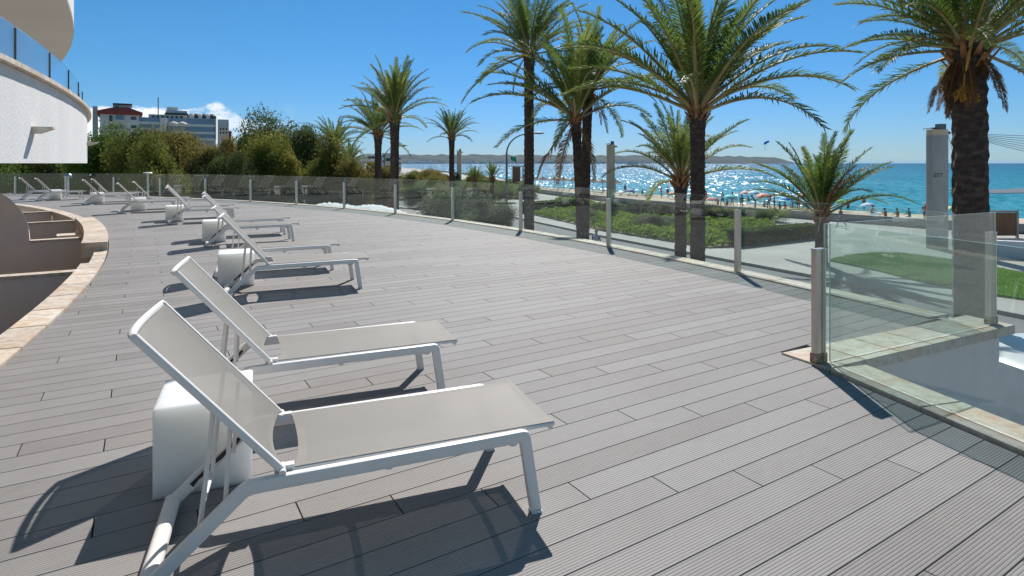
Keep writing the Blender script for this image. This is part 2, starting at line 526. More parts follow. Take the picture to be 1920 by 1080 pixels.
M['steel'] = mat("brushed_steel", [(0.3, (0.48, 0.45, 0.42)), (0.7, (0.62, 0.59, 0.56))], scale=14, rough=0.3, metal=1.0, vec_scale=(1, 1, 0.1))
M['rust'] = mat("rusted_steel_foot", [(0.35, (0.20, 0.12, 0.07)), (0.6, (0.42, 0.34, 0.27))], scale=25, rough=0.6, metal=0.5)
M['pavement'] = mat("promenade_paving", [(0.3, (0.34, 0.325, 0.30)), (0.55, (0.40, 0.385, 0.36)), (0.75, (0.45, 0.43, 0.40))], scale=0.35, rough=0.85, bump=0.2, bump_scale=6)
M['pave_pink'] = mat("pink_paving", [(0.3, (0.31, 0.25, 0.24)), (0.7, (0.40, 0.33, 0.31))], scale=0.6, rough=0.85, bump=0.2, bump_scale=8)
M['asphalt'] = mat("asphalt", [(0.3, (0.155, 0.15, 0.155)), (0.7, (0.205, 0.20, 0.205))], scale=0.5, rough=0.85, bump=0.2, bump_scale=30)
M['kerb'] = mat("kerb_stone", [(0.3, (0.33, 0.31, 0.29)), (0.7, (0.45, 0.43, 0.40))], scale=3, rough=0.8)
M['paint'] = mat("white_road_paint", [(0.3, (0.62, 0.62, 0.60)), (0.7, (0.78, 0.78, 0.76))], scale=4, rough=0.7)
M['land'] = mat("dry_land", [(0.3, (0.20, 0.18, 0.13)), (0.5, (0.27, 0.24, 0.18)), (0.75, (0.16, 0.18, 0.09))], scale=0.12, rough=0.95, bump=0.3, bump_scale=2)
M['sand'] = mat("beach_sand", [(0.3, (0.47, 0.38, 0.27)), (0.7, (0.58, 0.48, 0.36))], scale=0.4, rough=0.95, bump=0.6, bump_scale=3, bump_dist=0.08)
M['soil'] = mat("garden_soil", [(0.3, (0.23, 0.17, 0.11)), (0.7, (0.34, 0.27, 0.19))], scale=1.5, rough=0.95, bump=0.4, bump_scale=9)
M['lawn'] = mat("lawn_turf", [(0.3, (0.075, 0.20, 0.02)), (0.55, (0.12, 0.28, 0.03)), (0.75, (0.19, 0.33, 0.05))], scale=0.9, rough=0.9, bump=0.6, bump_scale=40, bump_dist=0.03)
M['grass'] = leaf_mat("grass_blades", (0.085, 0.23, 0.02), (0.14, 0.33, 0.03), (0.22, 0.39, 0.05), 0.35, 0.7)
M['concrete'] = mat("concrete", [(0.3, (0.33, 0.31, 0.30)), (0.7, (0.43, 0.41, 0.40))], scale=1.2, rough=0.85, bump=0.25, bump_scale=20, vec_scale=(1, 1, 0.3))
M['concrete_tan'] = mat("tan_concrete", [(0.3, (0.62, 0.45, 0.33)), (0.7, (0.70, 0.53, 0.41))], scale=1.2, rough=0.85, vec_scale=(1, 1, 0.3))
M['lowwall'] = mat("beach_wall_stone", [(0.3, (0.27, 0.25, 0.235)), (0.7, (0.38, 0.355, 0.33))], scale=1.5, rough=0.85, bump=0.3, bump_scale=8)
M['iron'] = mat("grey_painted_iron", [(0.3, (0.10, 0.11, 0.115)), (0.7, (0.14, 0.15, 0.155))], scale=8, rough=0.5)
M['lamp_white'] = mat("lamp_opal", (0.75, 0.77, 0.78), rough=0.3)
M['wood'] = mat("brown_wood", [(0.3, (0.16, 0.075, 0.035)), (0.7, (0.27, 0.135, 0.065))], scale=3, rough=0.7, vec_scale=(6, 6, 0.4))
M['bark_palm'] = mat("palm_bark", [(0.25, (0.030, 0.020, 0.015)), (0.5, (0.066, 0.046, 0.034)), (0.75, (0.135, 0.10, 0.076))], scale=5, rough=0.95, bump=1.0, bump_scale=22, vec_scale=(1, 1, 2.2), bump_dist=0.04)
M['boot'] = mat("palm_leaf_base", [(0.3, (0.17, 0.075, 0.03)), (0.6, (0.34, 0.17, 0.07)), (0.8, (0.42, 0.26, 0.12))], scale=5, rough=0.85)
M['frond'] = leaf_mat("palm_leaflet", (0.080, 0.130, 0.028), (0.140, 0.205, 0.040), (0.26, 0.30, 0.07), 0.5, 0.5, 0.5)
M['rachis'] = mat("palm_rachis", [(0.3, (0.24, 0.20, 0.07)), (0.7, (0.38, 0.30, 0.13))], scale=3, rough=0.6)
M['frond_dry'] = leaf_mat("dry_palm_leaflet", (0.13, 0.065, 0.025), (0.20, 0.105, 0.04), (0.26, 0.17, 0.075), 0.3, 0.7)
M['dates'] = mat("ripening_dates", [(0.3, (0.28, 0.13, 0.012)), (0.7, (0.50, 0.27, 0.03))], scale=30, rough=0.4)
M['stalk'] = mat("orange_stalk", [(0.3, (0.42, 0.20, 0.025)), (0.7, (0.55, 0.30, 0.05))], scale=5, rough=0.5)
M['bark'] = mat("grey_bark", [(0.3, (0.07, 0.055, 0.042)), (0.7, (0.15, 0.12, 0.095))], scale=4, rough=0.95, bump=0.8, bump_scale=15, vec_scale=(1, 1, 0.4))
M['leaf_olive'] = leaf_mat("tamarisk_olive", (0.115, 0.135, 0.028), (0.205, 0.215, 0.045), (0.33, 0.31, 0.07), 0.5, 0.45)
M['leaf_brown'] = leaf_mat("tamarisk_brown", (0.120, 0.118, 0.030), (0.215, 0.185, 0.052), (0.33, 0.245, 0.08), 0.5, 0.45)
M['leaf_dark'] = leaf_mat("dark_evergreen", (0.045, 0.068, 0.025), (0.085, 0.115, 0.036), (0.155, 0.18, 0.055), 0.42, 0.45)
M['leaf_green'] = leaf_mat("fresh_green", (0.062, 0.105, 0.020), (0.115, 0.185, 0.032), (0.20, 0.265, 0.055), 0.45, 0.5)
M['leaf_grey'] = leaf_mat("grey_green", (0.085, 0.11, 0.065), (0.14, 0.17, 0.10), (0.21, 0.24, 0.14), 0.38, 0.5)
M['cover'] = leaf_mat("ground_cover", (0.11, 0.175, 0.024), (0.20, 0.305, 0.042), (0.32, 0.40, 0.07), 0.5, 0.35)
M['hedge'] = leaf_mat("clipped_hedge", (0.045, 0.085, 0.016), (0.10, 0.17, 0.025), (0.19, 0.27, 0.045), 0.4, 0.8)
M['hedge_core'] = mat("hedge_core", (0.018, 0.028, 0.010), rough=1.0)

# ================================================================ the setting
rng = random.Random(7)
FC, FR = Vector((-31.73, -7.65)), 38.67        # street-side railing: centre and radius
CC, CR = Vector((-45.80, -13.93)), 45.76       # kerb on the building side
def arc(c, r, a):
    return (c.x + r * math.cos(R(a)), c.y + r * math.sin(R(a)))
P0 = at(1535, 683); P1 = at(1858, 610)
NEAR_DIR = (at(1920, 848) - P0).normalized()
N0 = P0 + NEAR_DIR * 7.2                       # the near railing runs on past the camera
def off2(p, d, s):
    """Point moved s to the left of direction d."""
    return Vector((p.x - d.y * s, p.y + d.x * s, 0))

# beach wall, waterline and kerb lines in plan
WALL = [(120, 6), (85, 18), (60, 30), (45, 38.5), (33, 47.7), (24, 60), (15.5, 73.7), (9, 90), (3.7, 106), (-1, 138), (-14, 244), (-60, 425), (-152, 750), (-440, 1300), (-1500, 2600), (-3200, 4300)]
WATER = [(150, 30), (110, 42), (80, 53), (62, 61), (48, 70), (39.5, 80), (31, 96), (28, 113), (18, 133), (4, 152), (-8, 260), (-50, 450), (-140, 780), (-420, 1350), (-1380, 2800), (-3000, 4600)]
KERB = [(32, -40), (28, -14), (24, 2), (20.5, 12), (17.5, 20.4), (16.7, 22.2), (13.9, 27.9), (11.0, 33.6), (6.6, 42.6), (1.8, 54), (-5, 70), (-15, 92), (-34, 128), (-70, 185), (-150, 300), (-330, 520)]

def offset_line(L, s):
    out = []
    for i, p in enumerate(L):
        a = Vector(L[max(i - 1, 0)]); b = Vector(L[min(i + 1, len(L) - 1)])
        d = (b - a).normalized()
        out.append((p[0] - d.y * s, p[1] + d.x * s))
    return out
KERB_NEAR = offset_line(KERB, 7.0)             # road is 7 m wide, on the terrace side of the kerb

mb = MB()
mb.add([(p[0], p[1], ROAD) for p in [(120, -300), *WALL, (-9000, 4300), (-9000, -300)]], [tuple(range(len(WALL) + 3))])
ground = tag(mb.build("ground", M['land']), kind="structure")

def strip(name, A, B, z, m, zs=None):
    V = [(p[0], p[1], z) for p in A] + [(p[0], p[1], z if zs is None else zs) for p in B]
    n = len(A)
    b_ = MB(); b_.add(V, [(i, i + 1, n + i + 1, n + i) for i in range(n - 1)])
    return tag(b_.build(name, m), kind="structure")
strip("road", KERB, KERB_NEAR, ROAD + 0.006, M['asphalt'])
strip("road_edge_line", offset_line(KERB, 6.35), offset_line(KERB, 6.5), ROAD + 0.010, M['paint'])
for L, s, nm in ((KERB, 1, "kerb"), (KERB_NEAR, -1, "kerb")):
    A, B = offset_line(L, 0.0), offset_line(L, -0.22 * s)
    b_ = MB(); n = len(A)
    V = [(p[0], p[1], ROAD - 0.05) for p in A] + [(p[0], p[1], STREET + 0.012) for p in A] + [(p[0], p[1], STREET + 0.012) for p in B] + [(p[0], p[1], ROAD - 0.05) for p in B]
    Fc = []
    for i in range(n - 1):
        for k in range(3):
            Fc.append((k * n + i, k * n + i + 1, (k + 1) * n + i + 1, (k + 1) * n + i))
    b_.add(V, Fc)
    tag(b_.build(nm, M['kerb']), kind="structure")
mb = MB(); mb.prism([Vector(p) for p in offset_line(KERB, -0.20)] + [Vector(p) for p in WALL[::-1][3:]], ROAD - 0.05, STREET)
tag(mb.build("promenade", M['pavement']), kind="structure")
mb = MB(); mb.prism([Vector(p) for p in offset_line(KERB_NEAR, 0.20)[:12]] + [Vector(p) for p in offset_line(KERB_NEAR, 14.0)[:12][::-1]], ROAD - 0.05, STREET)
tag(mb.build("street_pavement", M['pave_pink']), kind="structure")

# low parapet along the beach
A, B = offset_line(WALL, 0.0), offset_line(WALL, -0.42)
mb = MB(); n = 12
V = [(p[0], p[1], STREET - 0.2) for p in A[:n]] + [(p[0], p[1], STREET + 0.72) for p in A[:n]] + [(p[0], p[1], STREET + 0.72) for p in B[:n]] + [(p[0], p[1], SAND - 0.6) for p in B[:n]]
Fc = [(k * n + i, k * n + i + 1, (k + 1) * n + i + 1, (k + 1) * n + i) for i in range(n - 1) for k in range(3)]
mb.add(V, Fc)
beach_wall = tag(mb.build("beach_wall", M['lowwall']), "long low grey stone parapet between promenade and beach", "wall")

# beach: from the wall down under the water, with dips and heaps
def beach():
    rows = 26
    V = []
    for i in range(len(WALL) - 1):
        for s in range(4):
            f = s / 4
            a = Vector(WALL[i]).lerp(Vector(WALL[i + 1]), f); b = Vector(WATER[i]).lerp(Vector(WATER[i + 1]), f)
            for j in range(rows):
                q = j / (rows - 1) * 1.9 - 0.01
                p = a.lerp(b, q)
                z = SAND + 0.0 - (SAND - SEA) * (max(q, 0) ** 1.6 if q < 1 else 1 + (q - 1) * 1.8) + rng.uniform(-0.04, 0.04) * (1 if q < 0.9 else 0)
                V.append((p.x, p.y, z))
    n_ = len(V) // rows
    Fc = [(i * rows + j, (i + 1) * rows + j, (i + 1) * rows + j + 1, i * rows + j + 1) for i in range(n_ - 1) for j in range(rows - 1)]
    b_ = MB(); b_.add(V, Fc)
    return tag(b_.build("beach", M['sand'], smooth=180), kind="structure")
beach()
def sand_z(x, y):
    """Height of the beach surface under (x, y)."""
    best = None
    for i in range(len(WALL) - 1):
        for s in range(6):
            f = s / 6
            a = Vector(WALL[i]).lerp(Vector(WALL[i + 1]), f); b = Vector(WATER[i]).lerp(Vector(WATER[i + 1]), f)
            d = b - a; q = max(0, min(1, (Vector((x, y)) - a).dot(d) / d.length_squared))
            dist = (a + d * q - Vector((x, y))).length
            if best is None or dist < best[0]:
                best = (dist, q)
    return SAND - (SAND - SEA) * best[1] ** 1.6

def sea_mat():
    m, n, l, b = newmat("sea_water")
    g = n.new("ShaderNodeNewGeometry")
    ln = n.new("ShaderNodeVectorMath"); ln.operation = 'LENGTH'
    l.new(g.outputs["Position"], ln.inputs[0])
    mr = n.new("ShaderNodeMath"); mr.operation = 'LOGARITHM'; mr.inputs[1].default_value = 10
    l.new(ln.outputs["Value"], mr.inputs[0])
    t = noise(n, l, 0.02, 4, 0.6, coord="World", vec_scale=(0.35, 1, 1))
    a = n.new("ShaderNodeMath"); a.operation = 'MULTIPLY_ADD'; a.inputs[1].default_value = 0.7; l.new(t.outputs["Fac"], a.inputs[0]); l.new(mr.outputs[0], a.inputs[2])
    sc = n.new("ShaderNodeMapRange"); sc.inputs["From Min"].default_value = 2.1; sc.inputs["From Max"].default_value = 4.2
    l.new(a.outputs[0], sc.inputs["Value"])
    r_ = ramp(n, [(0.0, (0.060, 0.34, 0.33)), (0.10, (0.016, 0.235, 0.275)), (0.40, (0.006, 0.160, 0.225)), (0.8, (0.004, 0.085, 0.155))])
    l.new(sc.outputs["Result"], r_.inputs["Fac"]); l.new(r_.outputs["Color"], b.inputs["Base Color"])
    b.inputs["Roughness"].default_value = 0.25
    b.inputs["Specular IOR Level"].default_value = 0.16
    b.inputs["IOR"].default_value = 1.33
    # wind-ruffled facets: every wavelet tilts its own way, so the sun flashes off single ones
    def facets(sx, sy, seed):
        mp = n.new("ShaderNodeMapping"); mp.inputs["Scale"].default_value = (sx, sy, 1); mp.inputs["Location"].default_value = (seed, seed * 2.7, 0)
        l.new(g.outputs["Position"], mp.inputs["Vector"])
        vo = n.new("ShaderNodeTexVoronoi"); vo.voronoi_dimensions = '2D'; vo.inputs["Scale"].default_value = 1.0
        l.new(mp.outputs["Vector"], vo.inputs["Vector"])
        sb_ = n.new("ShaderNodeVectorMath"); sb_.operation = 'SUBTRACT'; sb_.inputs[1].default_value = (0.5, 0.5, 0.5)
        l.new(vo.outputs["Color"], sb_.inputs[0])
        return sb_.outputs[0]
    a_ = facets(2.3, 0.60, 3.1); b2_ = facets(0.10, 0.035, 9.4)
    ad_ = n.new("ShaderNodeVectorMath"); ad_.operation = 'MULTIPLY_ADD'; ad_.inputs[1].default_value = (0.16, 0.12, 0)
    ad_.inputs[2].default_value = (0, 0, 1)
    l.new(b2_, ad_.inputs[0])
    ad2 = n.new("ShaderNodeVectorMath"); ad2.operation = 'MULTIPLY_ADD'; ad2.inputs[1].default_value = (0.85, 0.70, 0)
    l.new(a_, ad2.inputs[0]); l.new(ad_.outputs[0], ad2.inputs[2])
    nr = n.new("ShaderNodeVectorMath"); nr.operation = 'NORMALIZE'; l.new(ad2.outputs[0], nr.inputs[0])
    l.new(nr.outputs[0], b.inputs["Normal"])
    return m
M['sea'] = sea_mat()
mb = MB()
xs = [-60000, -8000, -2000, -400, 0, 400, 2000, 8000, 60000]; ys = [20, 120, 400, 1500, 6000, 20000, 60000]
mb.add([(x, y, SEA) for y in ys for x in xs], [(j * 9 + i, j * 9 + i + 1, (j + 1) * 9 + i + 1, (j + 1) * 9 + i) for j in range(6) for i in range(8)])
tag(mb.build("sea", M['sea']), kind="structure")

# far coast
def hills():
    b_ = MB()
    D = 6500.0
    n_ = 220
    top, ws = [], []
    r_ = random.Random(3)
    ph = [r_.uniform(0, 6.28) for _ in range(8)]
    for i in range(n_):
        px = 560 + (1490 - 560) * i / (n_ - 1)
        y = 290.5 + 0.7 * math.sin(i * 0.05 + ph[0]) + 0.35 * math.sin(i * 0.17 + ph[1]) + 0.3 * math.sin(i * 0.43 + ph[2]) + 0.3 * math.sin(i * 1.1 + ph[3])
        if px > 1180: y += (px - 1180) / 300 * 5
        if px > 1440: y += ((px - 1440) / 50) ** 2 * 9.5
        if px < 760: y += (760 - px) / 200 * 2
        x = (px - 960) / F_PX * D
        top.append((px, y)); ws.append((x, D))
    V, rows = [], 9
    for i in range(n_):
        px, y = top[i]; H = EYE + (HORIZON - y) * (D + 900) / F_PX - SEA
        for j in range(rows):
            q = j / (rows - 1)
            d = D + 900 * q
            s = d / D
            z = SEA - 1 + H * (q ** 0.75) * (1 - 0.05 * math.sin(i * 0.9 + j * 2.1)) if j else SEA - 1.0
            V.append(((px - 960) / F_PX * d, d + 60 * math.sin(i * 0.35 + j), z))
        V.append(((px - 960) / F_PX * (D + 2600), D + 2600, SEA - 1))
    rows += 1
    b_.add(V, [(i * rows + j, (i + 1) * rows + j, (i + 1) * rows + j + 1, i * rows + j + 1) for i in range(n_ - 1) for j in range(rows - 1)])
    m = mat("wooded_coast", [(0.3, (0.012, 0.026, 0.022)), (0.55, (0.020, 0.040, 0.034)), (0.8, (0.055, 0.065, 0.055))], scale=0.012, rough=0.95, detail=6, bump=1.0, bump_scale=0.03, bump_dist=20)
    return tag(b_.build("hills", m, smooth=180), kind="structure")
hills()

# ---------------------------------------------------------------- terrace
DECK_POLY = []
d01 = (P1 - P0).normalized()
DECK_POLY += [off2(N0, NEAR_DIR, -0.02).to_2d(), off2(P0, NEAR_DIR, -0.02).to_2d() + Vector((-0.06, 0.02))]
DECK_POLY += [(P0 + off2(Vector((0, 0, 0)), d01, 0.30)).to_2d(), (P1 + off2(Vector((0, 0, 0)), d01, 0.30) - d01 * 0.10).to_2d()]
for a in np.arange(21.4, 89.1, 0.75):
    DECK_POLY.append(Vector(arc(FC, FR - 0.11, a)))
DECK_POLY.append(Vector((-31.0, 28.6)))
for a in np.arange(71.0, 11.9, -0.75):
    DECK_POLY.append(Vector(arc(CC, CR, a)))
UA, VA = Vector((math.cos(PLANK_A), math.sin(PLANK_A))), Vector((-math.sin(PLANK_A), math.cos(PLANK_A)))
poly_uv = [(p.dot(UA), p.dot(VA)) for p in DECK_POLY]
def spans(v):
    xs_ = []
    n_ = len(poly_uv)
    for i in range(n_):
        (u0, v0), (u1, v1) = poly_uv[i], poly_uv[(i + 1) % n_]
        if (v0 <= v) != (v1 <= v):
            xs_.append(u0 + (u1 - u0) * (v - v0) / (v1 - v0))
    xs_.sort()
    return [(xs_[i], xs_[i + 1]) for i in range(0, len(xs_) - 1, 2)]
deck_mb = MB()
deck_mb.prism(DECK_POLY, -0.30, -0.032, 0, bottom=False)
deck = tag(deck_mb.build("deck", M['dark']), kind="structure")

def board_prof():
    """Eased-edge section of a board: (offset across, height)."""
    w = PLANK_W - 0.0046
    P = [(-w / 2, -0.022), (-w / 2, -0.001), (-w / 2 + 0.0015, 0.0)]
    P += [(w / 2 - 0.0015, 0.0), (w / 2, -0.001), (w / 2, -0.022)]
    return P
BP = board_prof()
def board_geo(a0, a1, b0, b1, v):
    """Board between u=a (its two corners a0, a1 at the row's edges) and u=b; plan coordinates."""
    k = len(BP)
    h = PLANK_W / 2
    V = []
    for e0, e1 in ((a0, a1), (b0, b1)):
        for (o, z) in BP:
            f = (o + h) / (2 * h)
            V.append((e0 + (e1 - e0) * f, v + o, z))
    Fc = [(q, q + 1, k + q + 1, k + q)[::-1] for q in range(k - 1)]
    Fc += [tuple(range(k)), tuple(range(2 * k - 1, k - 1, -1))]
    return V, Fc
boards = []
for row in range(-60, 260):
    v = PLANK_V0 + row * PLANK_W
    lo, mid, hi = spans(v - PLANK_W / 2 + 0.003), spans(v), spans(v + PLANK_W / 2 - 0.003)
    for i, (a, b) in enumerate(mid):
        if len(lo) == len(mid) == len(hi):
            L0, L1 = lo[i], hi[i]
        else:
            L0 = L1 = (a, b)
        n0 = math.floor((min(L0[0], L1[0]) - PLANK_U0 + PLANK_STEP * row) / PLANK_L)
        n1 = math.ceil((max(L0[1], L1[1]) - PLANK_U0 + PLANK_STEP * row) / PLANK_L)
        for q in range(n0, n1):
            s = PLANK_U0 - PLANK_STEP * row + q * PLANK_L + 0.0035; t = s + PLANK_L - 0.007
            a0, a1, b0, b1 = max(s, L0[0]), max(s, L1[0]), min(t, L0[1]), min(t, L1[1])
            if b0 - a0 < 0.02 and b1 - a1 < 0.02:
                continue
            b0, b1 = max(b0, a0 + 0.004), max(b1, a1 + 0.004)
            full = (a0 == s and a1 == s and b0 == t and b1 == t)
            c = UA * ((a0 + b0) / 2) + VA * v
            size = 0.0
            if c.y > 1.2:
                px = 960 + F_PX * c.x / c.y; py = HORIZON + F_PX * EYE / c.y
                if -250 < px < 2150 and py < 1180:
                    size = (b0 - a0) / c.y ** 2
            boards.append((size, full, a0, a1, b0, b1, v))
boards.sort(key=lambda t: -t[0])
V, Fc = board_geo(0, 0, PLANK_L - 0.007, PLANK_L - 0.007, 0)
_b = MB(); _b.add(V, Fc); plank_me = _b.mesh("plank"); plank_me.materials.append(M['deck'])
rest = MB()
for i, (size, full, a0, a1, b0, b1, v) in enumerate(boards):
    if i < 300 and size > 0:
        if full:
            o = bpy.data.objects.new("plank", plank_me); COL.objects.link(o)
            p = UA * a0 + VA * v
        else:
            V, Fc = board_geo(0, a1 - a0, b0 - a0, b1 - a0, 0)
            q = MB(); q.add(V, Fc); o = q.build("plank", M['deck'])
            p = UA * a0 + VA * v
        o.location = (p.x, p.y, 0)
        o.rotation_euler = (0, 0, PLANK_A)
        o.parent = deck
    else:
        V, Fc = board_geo(a0, a1, b0, b1, v)
        rest.add([(UA.x * x + VA.x * y, UA.y * x + VA.y * y, z) for x, y, z in V], Fc)
tag(rest.build("far_planks", M['deck'], deck), kind="stuff")

# outer stone edging in pieces, on the terrace wall
def wall_along(name, pts, thick, z0, z1, m, label=None, cat=None, kind=None):
    """Upright wall along a polyline, thick to its right side."""
    b_ = MB(); L = [(p[0], p[1]) for p in pts]
    A_, B_ = L, offset_line(L, -thick)
    n_ = len(L)
    V = [(p[0], p[1], z0) for p in A_] + [(p[0], p[1], z1) for p in A_] + [(p[0], p[1], z1) for p in B_] + [(p[0], p[1], z0) for p in B_]
    Fc = [(k * n_ + i, k * n_ + i + 1, (k + 1) % 4 * n_ + i + 1, (k + 1) % 4 * n_ + i) for i in range(n_ - 1) for k in range(4)]
    Fc += [(0, n_, 2 * n_, 3 * n_), (n_ - 1, 4 * n_ - 1, 3 * n_ - 1, 2 * n_ - 1)]
    b_.add(V, Fc)
    return tag(b_.build(name, m), label, cat, None, kind)
arc_pts = [arc(FC, FR + 0.10, a) for a in np.arange(20.9, 89, 1.5)]
wall_along("terrace_wall", [(p[0], p[1]) for p in arc_pts][::-1], -0.25, STREET - 0.1, -0.045, M['plaster'], kind="structure")
wp = [off2(N0, NEAR_DIR, 0.02), off2(P0, NEAR_DIR, 0.02)]
wall_along("terrace_wall", [(p.x, p.y) for p in wp], 0.25, STREET - 0.1, -0.045, M['plaster'], kind="structure")
q0, q1 = P0 + d01 * 0.12, P1 + d01 * 0.02
wall_along("terrace_wall", [(q0.x, q0.y), (q1.x, q1.y)], 0.06, STREET - 0.1, -0.045, M['plaster'], kind="structure")

def stone_piece(poly, z0, z1, parent, name="stone"):
    b_ = MB()
    e_ = 0.006
    c = Vector((sum(p[0] for p in poly) / len(poly), sum(p[1] for p in poly) / len(poly)))
    n_ = len(poly)
    area = sum(poly[i][0] * poly[(i + 1) % n_][1] - poly[(i + 1) % n_][0] * poly[i][1] for i in range(n_))
    if area < 0: poly = poly[::-1]
    top = [(c + (Vector((p[0], p[1])) - c) * (1 - e_ / max(0.05, (Vector((p[0], p[1])) - c).length))) for p in poly]
    V = [(p[0], p[1], z0) for p in poly] + [(p[0], p[1], z1 - e_) for p in poly] + [(p.x, p.y, z1) for p in top]
    Fc = [tuple(range(n_ - 1, -1, -1)), tuple(range(2 * n_, 3 * n_))]
    for i in range(n_):
        j = (i + 1) % n_
        Fc += [(i, j, n_ + j, n_ + i), (n_ + i, n_ + j, 2 * n_ + j, 2 * n_ + i)]
    b_.add(V, Fc)
    return b_.build(name, M['stone'], parent)

street_coping = tag(empty("stone_coping", (*arc(FC, FR, 40), 0)), "pale stone coping curving along the street railing", "coping")
def child_of(o, parent):
    o.parent = parent
    o.matrix_parent_inverse = Matrix.Translation(-parent.location) if parent.rotation_euler.z == 0 else parent.matrix_basis.inverted()
a = 20.95
while a < 88:
    da = 1.02
    poly = [arc(FC, FR - 0.11, a), arc(FC, FR - 0.11, a + da), arc(FC, FR + 0.20, a + da), arc(FC, FR + 0.20, a)]
    child_of(stone_piece(poly, -0.05, 0.018 + rng.uniform(-0.001, 0.001), None), street_coping)
    a += da + 0.012
notch_coping = tag(empty("stone_coping", P0 + d01 * 1.2), "mottled stone coping on white wall between the two glass panels", "coping")
Ln = (P1 - P0).length
nseg = 6
for i in range(nseg):
    s0, s1 = -0.06 + (Ln + 0.22) * i / nseg + 0.003, -0.06 + (Ln + 0.22) * (i + 1) / nseg - 0.003
    A0, A1 = P0 + d01 * s0, P0 + d01 * s1
    poly = [off2(A0, d01, -0.13)[:2], off2(A1, d01, -0.13)[:2], off2(A1, d01, 0.30)[:2], off2(A0, d01, 0.30)[:2]]
    child_of(stone_piece(poly, -0.07, 0.016, None), notch_coping)
near_coping = tag(empty("stone_coping", P0 + NEAR_DIR * 1.2), "stone coping under the nearest glass panel at the deck corner", "coping")
for i in range(9):
    s0, s1 = 0.14 + 0.76 * i, 0.14 + 0.76 * (i + 1) - 0.006
    A0, A1 = P0 + NEAR_DIR * s0, P0 + NEAR_DIR * s1
    poly = [off2(A0, NEAR_DIR, -0.02)[:2], off2(A1, NEAR_DIR, -0.02)[:2], off2(A1, NEAR_DIR, 0.32)[:2], off2(A0, NEAR_DIR, 0.32)[:2]]
    child_of(stone_piece(poly, -0.07, 0.016, None), near_coping)

# kerb on the building side: low stones, a raised stretch, low stones again
inner = tag(empty("stone_kerb", (*arc(CC, CR, 30), 0)), "rust-stained sandstone kerb curving between deck and sunken patios", "kerb")
a = 13.0
while a < 66:
    da = 0.95 if a < 29 else 0.7
    raised = 32.4 <= a < 40.3
    gap = 30.3 <= a < 32.4
    if gap:
        poly = [arc(CC, CR - 0.02, a), arc(CC, CR - 0.02, a + da), arc(CC, CR - 0.22, a + da), arc(CC, CR - 0.22, a)]
        child_of(stone_piece(poly, -0.14, -0.012, None), inner)
    else:
        w = 0.42 if raised else 0.31
        poly = [arc(CC, CR - 0.015, a), arc(CC, CR - 0.015, a + da), arc(CC, CR - w, a + da), arc(CC, CR - w, a)]
        child_of(stone_piece(poly, -0.12, 0.15 if raised else 0.02, None), inner)
    a += da + 0.02
pw = [arc(CC, CR - 0.10, a) for a in np.arange(12.5, 66, 1.5)]
wall_along("patio_wall", pw, -0.12, -2.7, -0.125, M['plaster_grey'], kind="structure")
mb = MB(); mb.prism([Vector(arc(CC, CR - 0.1, a)) for a in np.arange(12, 67, 2)] + [Vector(arc(CC, 40.5, a)) for a in np.arange(66, 11, -2)], -1.35, -1.2)
tag(mb.build("patio_floor", M['stone']), kind="structure")

def partition(ang, prof, label, thick=0.16):
    """Radial dividing wall with a stone cap; prof is its top line as (radius, height)."""
    c = arc(CC, 44.0, ang)
    e_ = tag(empty("partition_wall", (c[0], c[1], 0), R(ang)), label, "wall")
    top = [(r_ - 44.0, z) for r_, z in prof]
    b_ = MB(); n_ = len(top)
    V = [(x, y, z - 0.0) for y in (-thick / 2, thick / 2) for x, z in top] + [(x, y, -2.7) for y in (-thick / 2, thick / 2) for x, z in top]
    Fc = []
    for i in range(n_ - 1):
        Fc += [(i, i + 1, n_ + i + 1, n_ + i), (2 * n_ + i, i, n_ + i, 3 * n_ + i) if False else (i + 1, i, 2 * n_ + i, 2 * n_ + i + 1), (n_ + i, n_ + i + 1, 3 * n_ + i + 1, 3 * n_ + i)]
    Fc += [(0, n_, 3 * n_, 2 * n_), (n_ - 1, 2 * n_ + n_ - 1, 3 * n_ + n_ - 1, n_ + n_ - 1)]
    b_.add(V, Fc); b_.build("wall_body", M['plaster_grey'], e_)
    flat = [t for t in top if t[1] < 0.2][:2]
    if len(flat) == 2:
        x0, x1 = sorted((flat[0][0], flat[1][0]))
        b_ = MB(); b_.box(x0 + 0.004, x1 + 0.01, -thick / 2 - 0.03, thick / 2 + 0.03, top[0][1] + 0.002, top[0][1] + 0.05)
        b_.build("stone_cap", M['stone'], e_)
    return e_
partition(30.1, [(45.45, -0.04), (40.8, -0.04)], "low grey patio partition with stone cap, nearest the camera")
CURVE = [(45.45, -0.03), (44.45, -0.03), (44.42, 0.30), (44.36, 0.50), (44.26, 0.70), (44.12, 0.88), (43.95, 1.02), (43.75, 1.10), (43.4, 1.15), (40.8, 1.15)]
partition(36.1, CURVE, "grey patio partition whose top steps up in a quarter curve")
partition(42.2, [(45.45, -0.03), (40.8, -0.03)], "grey patio partition with stone cap, just behind the curved one")
partition(47.7, [(45.45, -0.03), (40.8, -0.03)], "grey patio partition with stone cap, farthest from the camera")
_c = arc(CC, 45.1, 37.8)
mb = MB(); mb.box(-0.20, 0.20, -0.22, 0.22, -2.68, -0.10); mb.box(-0.23, 0.23, -0.25, 0.25, -0.10, -0.03, 1)
pl = mb.build("patio_pillar", [M['plaster_grey'], M['stone']]); pl.location = (*_c, 0); pl.rotation_euler = (0, 0, R(37.8))
tag(pl, "short square stone-topped pillar in the sunken patio behind the kerb", "pillar")

